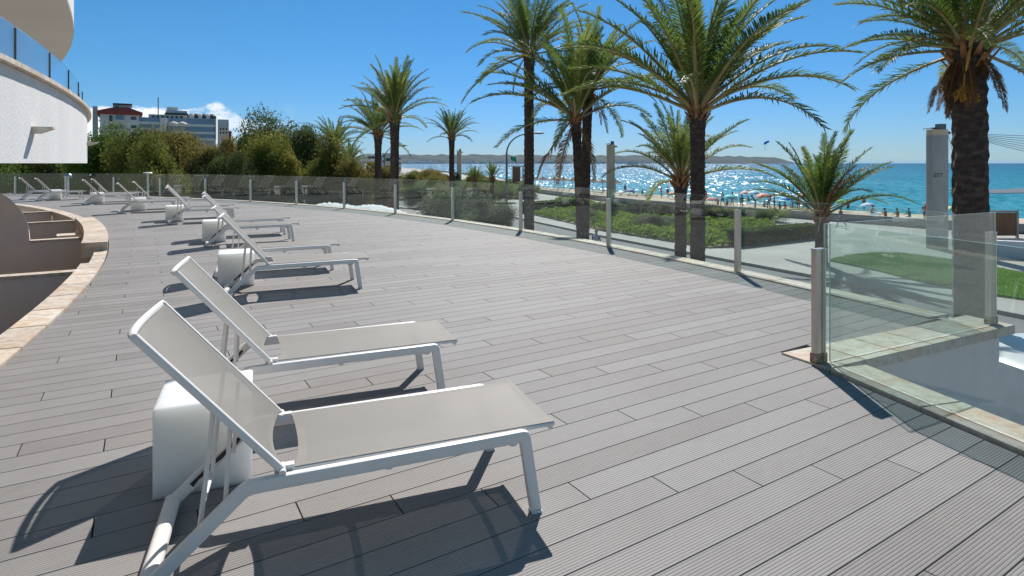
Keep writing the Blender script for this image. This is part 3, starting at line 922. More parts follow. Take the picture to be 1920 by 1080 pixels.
# ---------------------------------------------------------------- hotel balconies
hotel = tag(empty("hotel_building", (*arc(CC, 43, 30), 0)), "white curved hotel building with stacked balconies above the terrace", "building")
def ring(mb_, r0, r1, z0, z1, a0, a1, da=1.0, m=0):
    A_ = [a0 + (a1 - a0) * i / max(1, round((a1 - a0) / da)) for i in range(max(1, round((a1 - a0) / da)) + 1)]
    n_ = len(A_)
    V = [(*arc(CC, r0, q), z0) for q in A_] + [(*arc(CC, r1, q), z0) for q in A_] + [(*arc(CC, r1, q), z1) for q in A_] + [(*arc(CC, r0, q), z1) for q in A_]
    Fc = [(k * n_ + i, k * n_ + i + 1, (k + 1) % 4 * n_ + i + 1, (k + 1) % 4 * n_ + i)[::-1] for i in range(n_ - 1) for k in range(4)]
    Fc += [(0, n_, 2 * n_, 3 * n_), (n_ - 1, 4 * n_ - 1, 3 * n_ - 1, 2 * n_ - 1)]
    mb_.add(V, Fc, m)
A0, A1 = 8.0, 52.0
HC = hotel.location
def hpart(name, mb_, mats, smooth=None):
    o = mb_.build(name, mats, None, smooth); child_of(o, hotel); return o
mb = MB(); ring(mb, 45.22, 45.40, 1.60, 2.555, A0, A1); hpart("balcony_parapet", mb, M['plaster'])
mb = MB(); ring(mb, 40.9, 45.215, 1.62, 1.84, A0, A1); hpart("balcony_slab", mb, M['plaster'])
cap_n = 0
a = A0
while a < A1 - 0.5:
    mb = MB(); ring(mb, 45.14, 45.47, 2.56, 2.61, a, a + 1.19, 0.4); hpart("cap_stone", mb, M['stone']); a += 1.2
a = A0
while a < A1 - 1:
    mb = MB(); ring(mb, 45.31, 45.32, 2.62, 3.05, a + 0.03, a + 2.0, 0.5); hpart("balcony_pane", mb, M['glass_blue'])
    mb = MB(); ring(mb, 45.305, 45.33, 2.612, 3.03, a - 0.008, a + 0.017, 0.05); hpart("pane_clip", mb, M['iron'])
    a += 2.06
mb = MB(); ring(mb, 44.95, 45.17, 4.462, 5.45, A0, A1); hpart("balcony_parapet", mb, M['plaster'])
M['soffit'] = mat("soffit_paint", [(0.3, (0.66, 0.60, 0.52)), (0.7, (0.72, 0.66, 0.58))], scale=0.8, rough=0.9)
mb = MB(); ring(mb, 40.9, 45.165, 4.435, 4.459, A0, A1); hpart("soffit", mb, M['soffit'])
mb = MB(); ring(mb, 40.9, 44.945, 4.48, 4.72, A0, A1); hpart("balcony_slab", mb, M['soffit'])
mb = MB(); ring(mb, 40.6, 40.9, -2.7, 9.0, A0, A1); hpart("facade_wall", mb, M['plaster'])
for k in range(9):                                     # balcony doors in the facade behind
    a = A0 + 4 + k * 4.9
    for z0 in (1.9, 4.8):
        mb = MB(); ring(mb, 40.905, 40.94, z0, z0 + 2.2, a, a + 3.0, 0.75); hpart("balcony_door", mb, M['glass_blue'])
def fin(px, py):
    """Wedge-shaped wall lamp fixture, a plain stone fin, on the balcony front at the photo's pixel."""
    dx = (px - 960) / F_PX
    qa, qb, qc = dx * dx + 1, 2 * (dx * (-CC.x) + (-CC.y)), CC.x ** 2 + CC.y ** 2 - 45.40 ** 2
    disc = max(0.0, qb * qb - 4 * qa * qc)
    s = (-qb - math.sqrt(disc)) / (2 * qa)
    p = Vector((dx * s, s)); a_ = math.atan2(p.y - CC.y, p.x - CC.x)
    z = EYE + (HORIZON - py) * s / F_PX
    b_ = MB()
    pr = [(-0.02, -0.055), (0.06, -0.055), (0.19, 0.0), (0.19, 0.02), (-0.02, 0.02)]
    V = [(x, y, zz) for y in (-0.07, 0.07) for x, zz in pr]
    b_.add(V, [(4, 3, 2, 1, 0), (5, 6, 7, 8, 9)] + [(i, (i + 1) % 5, 5 + (i + 1) % 5, 5 + i) for i in range(5)])
    o = b_.build("wall_lamp_fin", M['stone'])
    o.location = (p.x, p.y, z); o.rotation_euler = (0, 0, a_)
    o.parent = hotel; o.matrix_parent_inverse = Matrix.Translation(-HC)
fin(62, 241); fin(163, 268)

# ---------------------------------------------------------------- glass railings
def panel(A_, B_, parent, z0=0.03, z1=1.10, name="glass_panel"):
    A_, B_ = Vector((A_[0], A_[1])), Vector((B_[0], B_[1]))
    d = (B_ - A_); L = d.length; ang = math.atan2(d.y, d.x)
    b_ = MB()
    t = 0.006
    V = [(0, -t, z0), (L, -t, z0), (L, t, z0), (0, t, z0), (0, -t, z1), (L, -t, z1), (L, t, z1), (0, t, z1)]
    b_.add(V, [(0, 1, 5, 4), (2, 3, 7, 6)], 0)
    b_.add(V, [(0, 3, 2, 1), (4, 5, 6, 7), (1, 2, 6, 5), (3, 0, 4, 7)], 1)
    o = b_.build(name, [M['glass'], M['glass_edge']])
    o.location = (A_.x, A_.y, 0); o.rotation_euler = (0, 0, ang)
    child_of(o, parent)
    return o
def post_meshes(w, d):
    b_ = MB(); b_.sweep([(0, 0, 0.0), (0, 0, 0.895)], rrect(w, d, 0.0025, 1), side=(1, 0, 0)); m1 = b_.mesh("post"); m1.materials.append(M['steel'])
    b_ = MB(); b_.box(-w / 2 - 0.004, w / 2 + 0.004, -d / 2 - 0.004, d / 2 + 0.004, 0.896, 0.904); m2 = b_.mesh("post_cap"); m2.materials.append(M['steel'])
    b_ = MB(); b_.box(-w / 2 - 0.006, w / 2 + 0.006, -d / 2 - 0.006, d / 2 + 0.006, 0.001, 0.075); m3 = b_.mesh("post_foot"); m3.materials.append(M['rust'])
    b_ = MB()
    for z in (0.22, 0.74):
        b_.box(-w / 2 + 0.01, w / 2 - 0.01, d / 2 + 0.001, d / 2 + 0.034, z, z + 0.05)
    m4 = b_.mesh("glass_clamp"); m4.materials.append(M['steel'])
    return m1, m2, m3, m4
PM = post_meshes(0.115, 0.05); PMS = post_meshes(0.085, 0.045)
def post(p, ang, parent, pm=PM, z=0.018, foot=True):
    o = bpy.data.objects.new("post", pm[0]); COL.objects.link(o)
    o.location = (p[0], p[1], z); o.rotation_euler = (0, 0, ang)
    child_of(o, parent)
    for nm, me in (("post_cap", pm[1]),) + ((("post_foot", pm[2]),) if foot else ()):
        c = bpy.data.objects.new(nm, me); COL.objects.link(c); c.parent = o
    return o
rail = tag(empty("glass_railing", (*arc(FC, FR, 45), 0)), "long curved glass railing with steel posts along the street", "railing")
RA = [20.4 + 4.62 * i for i in range(15)]
RA[0] += 0.25
for i, a in enumerate(RA):
    if i > 0:
        post(arc(FC, FR - 0.035, a), R(a - 90), rail, PMS, foot=False)
    if i < len(RA) - 1:
        panel(arc(FC, FR, a + 0.05), arc(FC, FR, RA[i + 1] - 0.05), rail)
rail2 = tag(empty("glass_railing", P0.lerp(P1, 0.5)), "glass panel between two steel posts at the terrace corner", "railing")
ang01 = math.atan2(d01.y, d01.x)
glA, glB = off2(P0 + d01 * 0.02, d01, -0.035), off2(P1, d01, -0.035)
panel(glA, glB, rail2, z1=1.12)
post(P0 - d01 * 0.0, ang01 + R(180), rail2)
post(P1, ang01 + R(180), rail2)
rail3 = tag(empty("glass_railing", P0 + NEAR_DIR * 1.6), "nearest glass panel running past the deck's open corner", "railing")
g0, g1 = off2(P0 + NEAR_DIR * 0.035, NEAR_DIR, 0.075), off2(P0 + NEAR_DIR * 3.1, NEAR_DIR, 0.10)
panel(g0, g1, rail3, z1=1.12)
g2 = off2(P0 + NEAR_DIR * 6.2, NEAR_DIR, 0.10)
panel(g1 + NEAR_DIR * 0.02, g2, rail3, z1=1.12)
post(off2(P0 + NEAR_DIR * 3.11, NEAR_DIR, 0.05), math.atan2(NEAR_DIR.y, NEAR_DIR.x), rail3)
# terrace lamps
def dome_lamp(p):
    e_ = tag(empty("terrace_lamp", (p[0], p[1], 0)), "short white post lamp with silvery dome near the far loungers", "lamp")
    b_ = MB(); b_.lathe([(0.07, 0.0), (0.07, 0.02), (0.045, 0.03), (0.045, 0.86), (0.06, 0.88)], 12); b_.build("lamp_post", M['powder'], e_, 40)
    b_ = MB(); b_.lathe([(0.06, 0.885), (0.17, 0.90), (0.18, 0.93), (0.165, 1.0), (0.12, 1.07), (0.05, 1.10), (0.005, 1.105)], 16); b_.build("lamp_dome", M['steel'], e_, 60)
dome_lamp((-21.55, 29.0))
def flat_lamp(p):
    e_ = tag(empty("terrace_lamp", (p[0], p[1], 0.018)), "white mushroom post lamp behind the curved glass railing", "lamp")
    b_ = MB(); b_.lathe([(0.07, 0.0), (0.07, 0.02), (0.045, 0.03), (0.045, 1.06), (0.06, 1.08)], 12); b_.build("lamp_post", M['powder'], e_, 40)
    b_ = MB(); b_.lathe([(0.06, 1.085), (0.19, 1.10), (0.20, 1.12), (0.17, 1.15), (0.01, 1.165)], 16); b_.build("lamp_cap", M['powder'], e_, 60)
flat_lamp(arc(FC, FR + 0.10, 68.1))

# ================================================================ sun loungers and cube tables
LH = 0.375
BACK_A = R(49.0)
def make_lounger():
    """Origin under the hinge; +x towards the foot end."""
    e_ = empty("sun_lounger")
    prof = rrect(0.036, 0.052, 0.006, 2)
    for s in (-1, 1):
        b_ = MB()
        def bend(a, b, c, r_, n_=4):
            a, b, c = Vector(a), Vector(b), Vector(c)
            p, q = b + (a - b).normalized() * r_, b + (c - b).normalized() * r_
            return [((1 - t) ** 2 * p + 2 * t * (1 - t) * b + t * t * q) for t in [i / n_ for i in range(n_ + 1)]]
        y = 0.305 * s
        ff, fc, rb, rf = (1.085, y + 0.012 * s, 0.012), (1.035, y, 0.350), (-0.13, y, 0.343), (-0.465, y, 0.04)
        pts = [ff] + bend(ff, fc, rb, 0.012, 2) + bend(fc, rb, rf, 0.03, 3) + [rf]
        b_.sweep(pts, prof, side=(0, 1, 0))
        b_.build("side_frame", M['powder'], e_, 35)
        b_ = MB(); b_.box(1.062, 1.108, y + 0.012 * s - 0.026, y + 0.012 * s + 0.026, 0.0, 0.011); b_.build("foot_pad", M['lamp_white'], e_)
        # toothed rack on the inner face of the rear leg
        b_ = MB()
        d = (Vector(rf) - Vector(rb)).normalized(); nrm = Vector((d.z, 0, -d.x))
        o0 = Vector(rb) + Vector((0, -0.0275 * s, 0))
        P = []
        for k in range(7):
            t0 = 0.06 + k * 0.042
            P += [(t0, -0.011 if k % 2 else -0.004), (t0 + 0.036, -0.011 if k % 2 == 0 else -0.004)]
        up = [(t, w) for t, w in P]
        lo = [(t, 0.010) for t, w in P]
        V = [o0 + d * t + nrm * w + Vector((0, dy * s, 0)) for dy in (0, -0.003) for t, w in up + lo]
        n_ = len(up); m_ = 2 * n_
        Fc = [(i, i + 1, n_ + i + 1, n_ + i) for i in range(n_ - 1)] + [(m_ + i, m_ + i + 1, m_ + n_ + i + 1, m_ + n_ + i) for i in range(n_ - 1)]
        b_.add(V, Fc); b_.build("rack", M['plastic_dark'], e_)
    b_ = MB(); b_.sweep([(-0.470, -0.325, 0.036), (-0.470, 0.325, 0.036)], rrect(0.068, 0.056, 0.026, 4), side=(1, 0, 0)); b_.build("rear_bar", M['powder'], e_, 40)
    for x in (0.42, 0.985):
        b_ = MB()
        b_.sweep([(x, 0.30 * t, 0.318 - 0.045 * (1 - t * t)) for t in [k / 4 - 1 for k in range(9)]], rrect(0.03, 0.022, 0.006, 2), side=(1, 0, 0))
        b_.build("cross_bar", M['powder'], e_, 40)
    # seat: thin rails with the cloth stretched between
    def sling(length, x0, sag0, sag1, W):
        V, nx, ny = [], 30, 18
        for i in range(nx + 1):
            for j in range(ny + 1):
                f = j / ny * 2 - 1
                q = i / nx
                sg = (sag0 + (sag1 - sag0) * q) * (1 - f * f)
                xo = 0.022 * (1 - f * f) * ((1 - q * 4) if q < 0.25 else 0)
                V.append((x0 + length * q + xo, f * W, -sg))
        n_ = len(V)
        V2 = V + [(x, y, z - 0.0022) for x, y, z in V]
        Fc = [(i * (ny + 1) + j, (i + 1) * (ny + 1) + j, (i + 1) * (ny + 1) + j + 1, i * (ny + 1) + j + 1) for i in range(nx) for j in range(ny)]
        return V, [f for k, f in enumerate(Fc) if 0 < k % ny < ny - 1 and 0 < k // ny < nx - 1], [f for k, f in enumerate(Fc) if not (0 < k % ny < ny - 1 and 0 < k // ny < nx - 1)]
    def sling_obj(name, V, Fm, Fh):
        q = MB(); q.v = [tuple(p) for p in V]; q.f = Fm + Fh; q.m = [0] * len(Fm) + [1] * len(Fh)
        return q.build(name, [M['sling'], M['hem']], e_, 180)
    seat = MB()
    for s in (-1, 1):
        pass
    seat_o = None
    for s in (-1, 1):
        b_ = MB(); b_.sweep([(0.035, 0.272 * s, LH - 0.008), (1.20, 0.272 * s, LH - 0.008)], rrect(0.022, 0.020, 0.007, 2), side=(0, 1, 0)); seat_o = b_.build("seat_rail", M['powder'], e_, 40)
    b_ = MB()
    b_.sweep([(1.186, 0.272 * t, LH - 0.022 - 0.010 * (1 - t * t)) for t in [k / 5 - 1 for k in range(11)]], rrect(0.020, 0.022, 0.006, 2), side=(1, 0, 0))
    b_.build("end_bar", M['powder'], seat_o, 40)
    V, Fm, Fh = sling(1.158, 0.045, 0.024, 0.007, 0.278)
    sling_obj("seat_sling", [(x, y, z + LH + 0.004) for x, y, z in V], Fm, Fh)
    # backrest, tilted about the hinge
    Mb = Matrix.Translation((0, 0, LH)) @ Matrix.Rotation(BACK_A, 4, 'Y') @ Matrix.Rotation(math.pi, 4, 'Z')
    for s in (-1, 1):
        bk = MB()
        bk.sweep([Mb @ Vector((0.0, 0.285 * s, 0)), Mb @ Vector((0.775, 0.285 * s, 0))], rrect(0.024, 0.030, 0.008, 2), side=(0, 1, 0))
        bk_o = bk.build("backrest_rail", M['powder'], e_, 40)
    b_ = MB()
    b_.sweep([Mb @ Vector((0.772 + 0.012 * (1 - t * t), 0.292 * t, -0.052 * (1 - t * t))) for t in [k / 6 - 1 for k in range(13)]], rrect(0.026, 0.030, 0.009, 2), side=Mb.to_3x3() @ Vector((0, 0, 1)))
    b_.build("top_bar", M['powder'], bk_o, 40)
    V, Fm, Fh = sling(0.745, 0.02, 0.026, 0.046, 0.281)
    sling_obj("backrest_sling", [Mb @ Vector((x, y, z + 0.012)) for x, y, z in V], Fm, Fh)
    for s in (-1, 1):
        b_ = MB()
        b_.box(-0.03, 0.045, 0.262 * s - 0.016, 0.262 * s + 0.016, LH - 0.022, LH + 0.014)
        b_.tube([(0.0, 0.24 * s, LH), (0.0, 0.315 * s, LH)], 0.014, 10)
        b_.build("hinge", M['powder'], e_, 40)
    # prop that drops from the back onto the rack
    a_ = Mb @ Vector((0.36, 0, -0.02))
    b_ = MB()
    b_.tube([(a_.x, -0.24, a_.z), (-0.30, -0.245, 0.165), (-0.315, 0, 0.15), (-0.30, 0.245, 0.165), (a_.x, 0.24, a_.z)], 0.0095, 8)
    b_.build("prop_bar", M['powder'], e_, 40)
    for s in (-1, 1):
        b_ = MB(); b_.tube([(a_.x + 0.06, 0.262 * s, a_.z - 0.07), (-0.21, 0.262 * s, 0.235)], 0.0085, 8)
        b_.build("strut", M['powder'], e_, 40)
    return e_
proto = make_lounger()
KM = kid_map()
LOUNGERS = [
    ((-1.019, 2.646), 21.5, "nearest white sling sun lounger, in front of the first cube table"),
    ((-1.595, 3.940), 22.3, "white sling sun lounger just behind the nearest one, beyond the first cube"),
    ((-3.06, 7.49), 24.0, "white sling sun lounger in front of the second cube table"),
    ((-3.82, 8.82), 24.0, "white sling sun lounger just behind the second cube table"),
    ((-5.53, 11.87), 27.0, "white sling sun lounger in front of the third cube table"),
    ((-6.2, 13.16), 27.0, "white sling sun lounger just behind the third cube table"),
    ((-8.72, 16.14), 30.0, "white sling sun lounger in front of the fourth cube table"),
    ((-9.43, 17.4), 30.0, "white sling sun lounger just behind the fourth cube table"),
    ((-12.25, 19.5), 34.0, "white sling sun lounger in front of the fifth cube table"),
    ((-12.65, 20.95), 34.0, "white sling sun lounger just behind the fifth cube table"),
    ((-16.16, 23.41), 41.0, "white sling sun lounger in front of the sixth cube table"),
    ((-16.74, 24.72), 41.0, "white sling sun lounger just behind the sixth cube table"),
    ((-19.9, 25.8), 46.0, "white sling sun lounger beside the farthest cube table"),
    ((-21.24, 26.6), 46.0, "farthest white sling sun lounger, left of the farthest cube"),
]
for i, (p, a, lab) in enumerate(LOUNGERS):
    o = proto if i == 0 else copy_tree(proto, KM)
    o.location = (p[0], p[1], 0.001)
    o.rotation_euler = (0, 0, R(a))
    tag(o, lab, "sun lounger", "white sling sun loungers on the deck")
def rounded_cube(s, r_, n_=4):
    bm = bmesh.new()
    bmesh.ops.create_cube(bm, size=s)
    bmesh.ops.bevel(bm, geom=bm.edges[:] + bm.verts[:], offset=r_, segments=n_, affect='EDGES', profile=0.5)
    bmesh.ops.translate(bm, verts=bm.verts, vec=(0, 0, s / 2))
    me = bpy.data.meshes.new("cube_table"); bm.to_mesh(me); bm.free()
    return me
cube_me = rounded_cube(0.432, 0.010); cube_me.materials.append(M['cube'])
cube_me.polygons.foreach_set("use_smooth", [True] * len(cube_me.polygons)); cube_me.set_sharp_from_angle(angle=R(50))
CUBES = [((-1.585, 3.105), 21.5, "nearest glossy white cube table, under the raised backrest"), ((-3.66, 7.93), 24.0, "second white cube table from the camera"),
         ((-6.12, 12.28), 27, "third white cube table from the camera"), ((-9.32, 16.50), 30, "fourth white cube table from the camera"),
         ((-12.62, 20.18), 34, "fifth white cube table from the camera"), ((-16.6, 23.9), 41, "sixth white cube table from the camera"),
         ((-20.2, 26.40), 46, "farthest white cube table on the deck")]
cap_b = MB(); cap_b.lathe([(0.03, -0.004), (0.03, 0.002), (0.024, 0.004), (0.001, 0.004)], 14); cap_me = cap_b.mesh("filler_cap"); cap_me.materials.append(M['cube'])
for p, a, lab in CUBES:
    o = bpy.data.objects.new("cube_table", cube_me); COL.objects.link(o)
    o.location = (p[0], p[1], 0.001); o.rotation_euler = (0, 0, R(a + rng.uniform(-1.5, 1.5)))
    tag(o, lab, "side table", "white cube tables between the loungers")

# ================================================================ palms
def frond_mesh(name, seed, elev, droop, nleaf=64, leaf=0.135, width=0.0080, dry=False, sparse=0.0):
    """One pinnate leaf, 1 m long, rising from the origin towards +x at angle elev and bending down by droop."""
    r_ = random.Random(seed)
    N = 22
    pts, tan = [], []
    p = Vector((0, 0, 0)); side_bend = r_.uniform(-0.25, 0.25)
    for i in range(N + 1):
        t = i / N
        a = elev - droop * (t ** 1.7)
        d = Vector((math.cos(a), math.sin(side_bend * t * t) * 0.5, math.sin(a))).normalized()
        pts.append(p.copy()); tan.append(d)
        p = p + d / N
    V, Fc, Mi = [], [], []
    b_ = MB()
    b_.tube(pts, [0.016 * (1 - 0.85 * (i / N) ** 0.6) + 0.0015 for i in range(N + 1)], 5, 1)
    for k in range(nleaf):
        t = 0.15 + 0.85 * (k + 0.5) / nleaf
        f = t * N; i0 = min(N - 1, int(f)); fr = f - i0
        base = pts[i0].lerp(pts[i0 + 1], fr); d = tan[i0]
        s = Vector((0, 1, 0)); s = (s - d * s.dot(d)).normalized(); up = d.cross(s) * -1
        if up.z < 0 and abs(d.z) < 0.9: up = -up
        env = (min(1, (t - 0.10) / 0.22) ** 0.7) * (1 - 0.62 * max(0, (t - 0.45) / 0.55) ** 1.4)
        for sd in (-1, 1):
            if r_.random() < sparse: continue
            Lf = leaf * env * r_.uniform(0.8, 1.12)
            fwd = 0.55 + 0.75 * t + r_.uniform(-0.12, 0.12)
            lift = r_.choice((0.15, 0.5, 0.85)) * (1 - 0.5 * t) + r_.uniform(-0.15, 0.15)
            if dry: lift -= 0.9
            dr = (s * sd + d * fwd + up * lift).normalized()
            w = d.cross(dr).normalized().cross(dr).normalized()
            w = (w + up * r_.uniform(-0.6, 0.6)).normalized()
            w = (w - dr * w.dot(dr)).normalized() * width * 0.5 * (0.75 + 0.5 * env)
            mid = base + dr * Lf * 0.55
            tip = base + dr * Lf + Vector((0, 0, -1)) * Lf * r_.uniform(0.03, 0.20) * (2.2 if dry else 1)
            b = len(b_.v)
            b_.v.extend([tuple(base - w * 0.6), tuple(base + w * 0.6), tuple(mid + w), tuple(mid - w), tuple(tip)])
            b_.f.extend([(b, b + 1, b + 2, b + 3), (b + 3, b + 2, b + 4)])
            b_.m.extend([0, 0])
    me = b_.mesh(name)
    me.materials.append(M['frond_dry'] if dry else M['frond']); me.materials.append(M['boot'] if dry else M['rachis'])
    return me
FR_CLASS = []
for ci, (el, dr) in enumerate(((86, 8), (77, 16), (66, 26), (54, 36), (42, 46), (27, 52), (8, 50), (-20, 42))):
    FR_CLASS.append([frond_mesh("frond", 100 + ci * 7 + q, R(el + q * 4 - 4), R(dr + q * 8), 80) for q in range(3)])
DRY = [frond_mesh("dry_frond", 500 + q, R(-55 - q * 9), R(25), 60, 0.15, 0.010, True) for q in range(3)]
RUSTY = [frond_mesh("dry_frond", 560 + q, R(70 - q * 22), R(40), 70, 0.13, 0.009, True) for q in range(2)]

def palm_trunk(name, h, r0, r1, bulge, lean, seed, parent, seg=18):
    """Trunk covered with rows of old leaf scars; lean is the sideways run of its top."""
    r_ = random.Random(seed)
    b_ = MB()
    rows = max(16, int(h / 0.13))
    V = []
    for i in range(rows + 1):
        t = i / rows
        rad = r0 + (r1 - r0) * t
        rad *= 1 + 0.28 * max(0, 1 - t * 9) ** 1.5
        rad += bulge * max(0, (t - 0.80) / 0.20) ** 1.5
        cx = lean[0] * t ** 1.5; cyy = lean[1] * t ** 1.5
        for k in range(seg):
            a = 2 * math.pi * (k + 0.5 * (i % 2)) / seg
            q = rad * (1 + (0.10 if (k + (i // 2)) % 2 else -0.05) * (1 if i % 2 else 0.35) + r_.uniform(-0.035, 0.045))
            V.append((cx + q * math.cos(a), cyy + q * math.sin(a), h * t + r_.uniform(-0.012, 0.012)))
    Fc = [(i * seg + k, i * seg + (k + 1) % seg, (i + 1) * seg + (k + 1) % seg, (i + 1) * seg + k) for i in range(rows) for k in range(seg)]
    Fc.append(tuple(rows * seg + k for k in range(seg)))
    b_.add(V, Fc)
    return b_.build("trunk", M['bark_palm'], parent)

def palm(label, pos, crown_z, trunk_r, frond_len, n, seed, lean=(0, 0), classes=None, dry=0, rusty=0, bulge=0.05, dates=False, dry_len=0.6, name="palm_tree", z0=STREET, group="date palms along the promenade", stretch=1.0, extra=()):
    """Date palm standing at pos; crown_z is the height of its crown base."""
    r_ = random.Random(seed)
    h = crown_z - z0
    e_ = tag(empty(name, (pos[0], pos[1], z0)), label, "palm tree", group)
    palm_trunk("trunk", h, trunk_r * 1.08, trunk_r, bulge, lean, seed, e_)
    top = Vector((lean[0], lean[1], h))
    b_ = MB()                                                   # cut leaf bases under the crown
    nb = 34
    for i in range(nb):
        a = i * 2.39996 + r_.uniform(-0.2, 0.2)
        z = h - 0.55 * trunk_r * 4 * (1 - i / nb) + 0.05
        rad = (trunk_r + bulge) * (0.92 + 0.1 * r_.random())
        d = Vector((math.cos(a), math.sin(a), 0)); L = r_.uniform(0.22, 0.42) * (0.6 + trunk_r * 1.6)
        p = Vector((lean[0], lean[1], z)) + d * rad * 0.75
        q = p + (d * 0.75 + Vector((0, 0, 1.0))).normalized() * L
        s = Vector((-d.y, d.x, 0)) * 0.075 * (0.5 + trunk_r * 1.6)
        o_ = d * 0.035
        b_.add([p - s, p + s, p + s + o_, p - s + o_, q - s * 0.45, q + s * 0.45, q + s * 0.45 + o_, q - s * 0.45 + o_],
               [(0, 1, 5, 4), (1, 2, 6, 5), (2, 3, 7, 6), (3, 0, 4, 7), (4, 5, 6, 7)])
    b_.lathe([(trunk_r + bulge * 0.8, h - 0.12), ((trunk_r + bulge) * 0.95, h + 0.10), (trunk_r * 0.6, h + 0.32), (0.03, h + 0.42)], 12, c=(lean[0], lean[1], 0))
    b_.build("leaf_base_cluster", M['boot'], e_)
    cl = classes or [0.06, 0.10, 0.14, 0.18, 0.20, 0.16, 0.11, 0.05]
    tot = sum(cl); cnt = [max(0, round(n * c / tot)) for c in cl]
    g = 0
    for ci, c in enumerate(cnt):
        for k in range(c):
            me = r_.choice(FR_CLASS[ci])
            o = bpy.data.objects.new("frond", me); COL.objects.link(o); o.parent = e_
            az = g * 2.39996 + r_.uniform(-0.25, 0.25); g += 1
            d = Vector((math.cos(az), math.sin(az), 0))
            rad = trunk_r * (0.25 + 0.75 * min(1, ci / 4))
            o.location = top + d * rad * 0.8 + Vector((0, 0, 0.22 - 0.055 * ci))
            o.rotation_euler = (r_.uniform(-0.18, 0.18), r_.uniform(-0.10, 0.10), az)
            L = frond_len * r_.uniform(0.86, 1.08) * (0.82 if ci == 0 else 1.0)
            o.scale = (L, L, L * stretch)
    for k in range(dry):
        o = bpy.data.objects.new("dry_frond", r_.choice(DRY)); COL.objects.link(o); o.parent = e_
        az = r_.uniform(0, 6.28)
        o.location = top + Vector((math.cos(az), math.sin(az), 0)) * trunk_r * 0.8 + Vector((0, 0, -0.15))
        o.rotation_euler = (r_.uniform(-0.2, 0.2), 0, az); L = frond_len * r_.uniform(0.75, 1.15) * dry_len; o.scale = (L, L, L)
    for k in range(rusty):
        o = bpy.data.objects.new("dry_frond", RUSTY[k % 2]); COL.objects.link(o); o.parent = e_
        az = r_.uniform(3.4, 5.6)
        o.location = top + Vector((math.cos(az), math.sin(az), 0)) * trunk_r * 0.7
        o.rotation_euler = (r_.uniform(-0.2, 0.2), 0, az); L = frond_len * r_.uniform(0.6, 0.8); o.scale = (L, L, L)
    for (az, ci, L) in extra:                                    # single fronds the photo shows sticking out
        o = bpy.data.objects.new("frond", FR_CLASS[ci][1]); COL.objects.link(o); o.parent = e_
        o.location = top + Vector((math.cos(R(az)), math.sin(R(az)), 0)) * trunk_r * 0.7 + Vector((0, 0, 0.1))
        o.rotation_euler = (0, 0, R(az)); o.scale = (L, L, L)
    return e_, top

def crown(px, py, d):
    p = at_depth(px, py, d); return (p.x, p.y), p.z
# near the railing, right
p, z = crown(1823, 84, 12.0)
eA, topA = palm("thick-trunked date palm with a hanging date bunch, behind the corner post", p, z, 0.275, 2.5, 50, 11, lean=(-0.08, 0), bulge=0.03,
     classes=[0.05, 0.09, 0.14, 0.19, 0.20, 0.17, 0.11, 0.05], dry=26, dry_len=0.46, extra=((174, 4, 2.9), (186, 5, 2.3), (160, 6, 1.9), (200, 6, 1.8), (8, 4, 2.8)))
# hanging date bunch: its own stalk and fruit
dl = Vector((-0.24, -0.30, 0))
b_ = MB(); b_.tube([topA + Vector((-0.10, -0.22, 0.05)), topA + dl + Vector((0.0, -0.03, -0.25)), topA + dl + Vector((-0.06, -0.02, -0.62)), topA + dl + Vector((-0.09, -0.02, -0.85))], [0.03, 0.026, 0.02, 0.012], 8)
b_.build("date_stalk", M['stalk'], eA, 180)
_r = random.Random(4); b_ = MB()
for k in range(34):
    b0 = topA + dl + Vector((-0.09, -0.02, -0.82))
    e0 = topA + dl + Vector((-0.03 + _r.uniform(-0.20, 0.20), _r.uniform(-0.16, 0.14), -1.08 + _r.uniform(-0.12, 0.08)))
    b_.tube([b0, (b0 + e0) / 2 + Vector((_r.uniform(-.03, .03), 0, 0)), e0], 0.004, 4)
    for q in range(9):
        f = e0.lerp(b0, q * 0.045) + Vector((_r.uniform(-.025, .025), _r.uniform(-.025, .025), _r.uniform(-.02, .02)))
        s = 0.016
        b_.add([f + Vector((s, 0, 0)), f + Vector((0, s, 0)), f + Vector((-s, 0, 0)), f + Vector((0, -s, 0)), f + Vector((0, 0, s * 1.4)), f + Vector((0, 0, -s * 1.4))],
               [(0, 1, 4), (1, 2, 4), (2, 3, 4), (3, 0, 4), (1, 0, 5), (2, 1, 5), (3, 2, 5), (0, 3, 5)], 1)
tag(b_.build("date_bunch", [M['stalk'], M['dates']], eA), "golden bunch of ripening dates", kind=None)
p, z = crown(1308, 205, 19.0)
palm("tall date palm with widest crown, in front of the short bulging one", p, z, 0.21, 4.75, 32, 23, bulge=0.05,
     classes=[0.10, 0.16, 0.22, 0.22, 0.18, 0.10, 0.02, 0.0], extra=((14, 3, 5.0), (2, 4, 5.0), (-4, 5, 4.9), (182, 4, 4.7), (176, 5, 4.2)))
p, z = crown(1276, 335, 23.0)
palm("short date palm with bulging trunk top, just behind the widest-crowned palm", p, z, 0.20, 3.1, 28, 37, bulge=0.09, classes=[0.10, 0.16, 0.20, 0.20, 0.18, 0.12, 0.04, 0.0])
p, z = crown(1079, 220, 25.5)
p = (p[0] + 0.28, p[1])
eD, topD = palm("leaning brown-trunked date palm, front one of the two crossing trunks", p, z, 0.175, 4.2, 31, 41, lean=(-0.28, 0.0), bulge=0.07, dry=2,
     classes=[0.10, 0.16, 0.20, 0.22, 0.18, 0.10, 0.04, 0.0], extra=((182, 5, 4.6), (190, 4, 4.4)))
o = bpy.data.objects.new("dry_frond", DRY[0]); COL.objects.link(o); o.parent = eD
o.location = topD + Vector((-0.15, -0.1, -0.1)); o.rotation_euler = (0, R(-4), R(176)); o.scale = (2.9, 2.9, 2.9)
p, z = crown(1103, 165, 27.0)
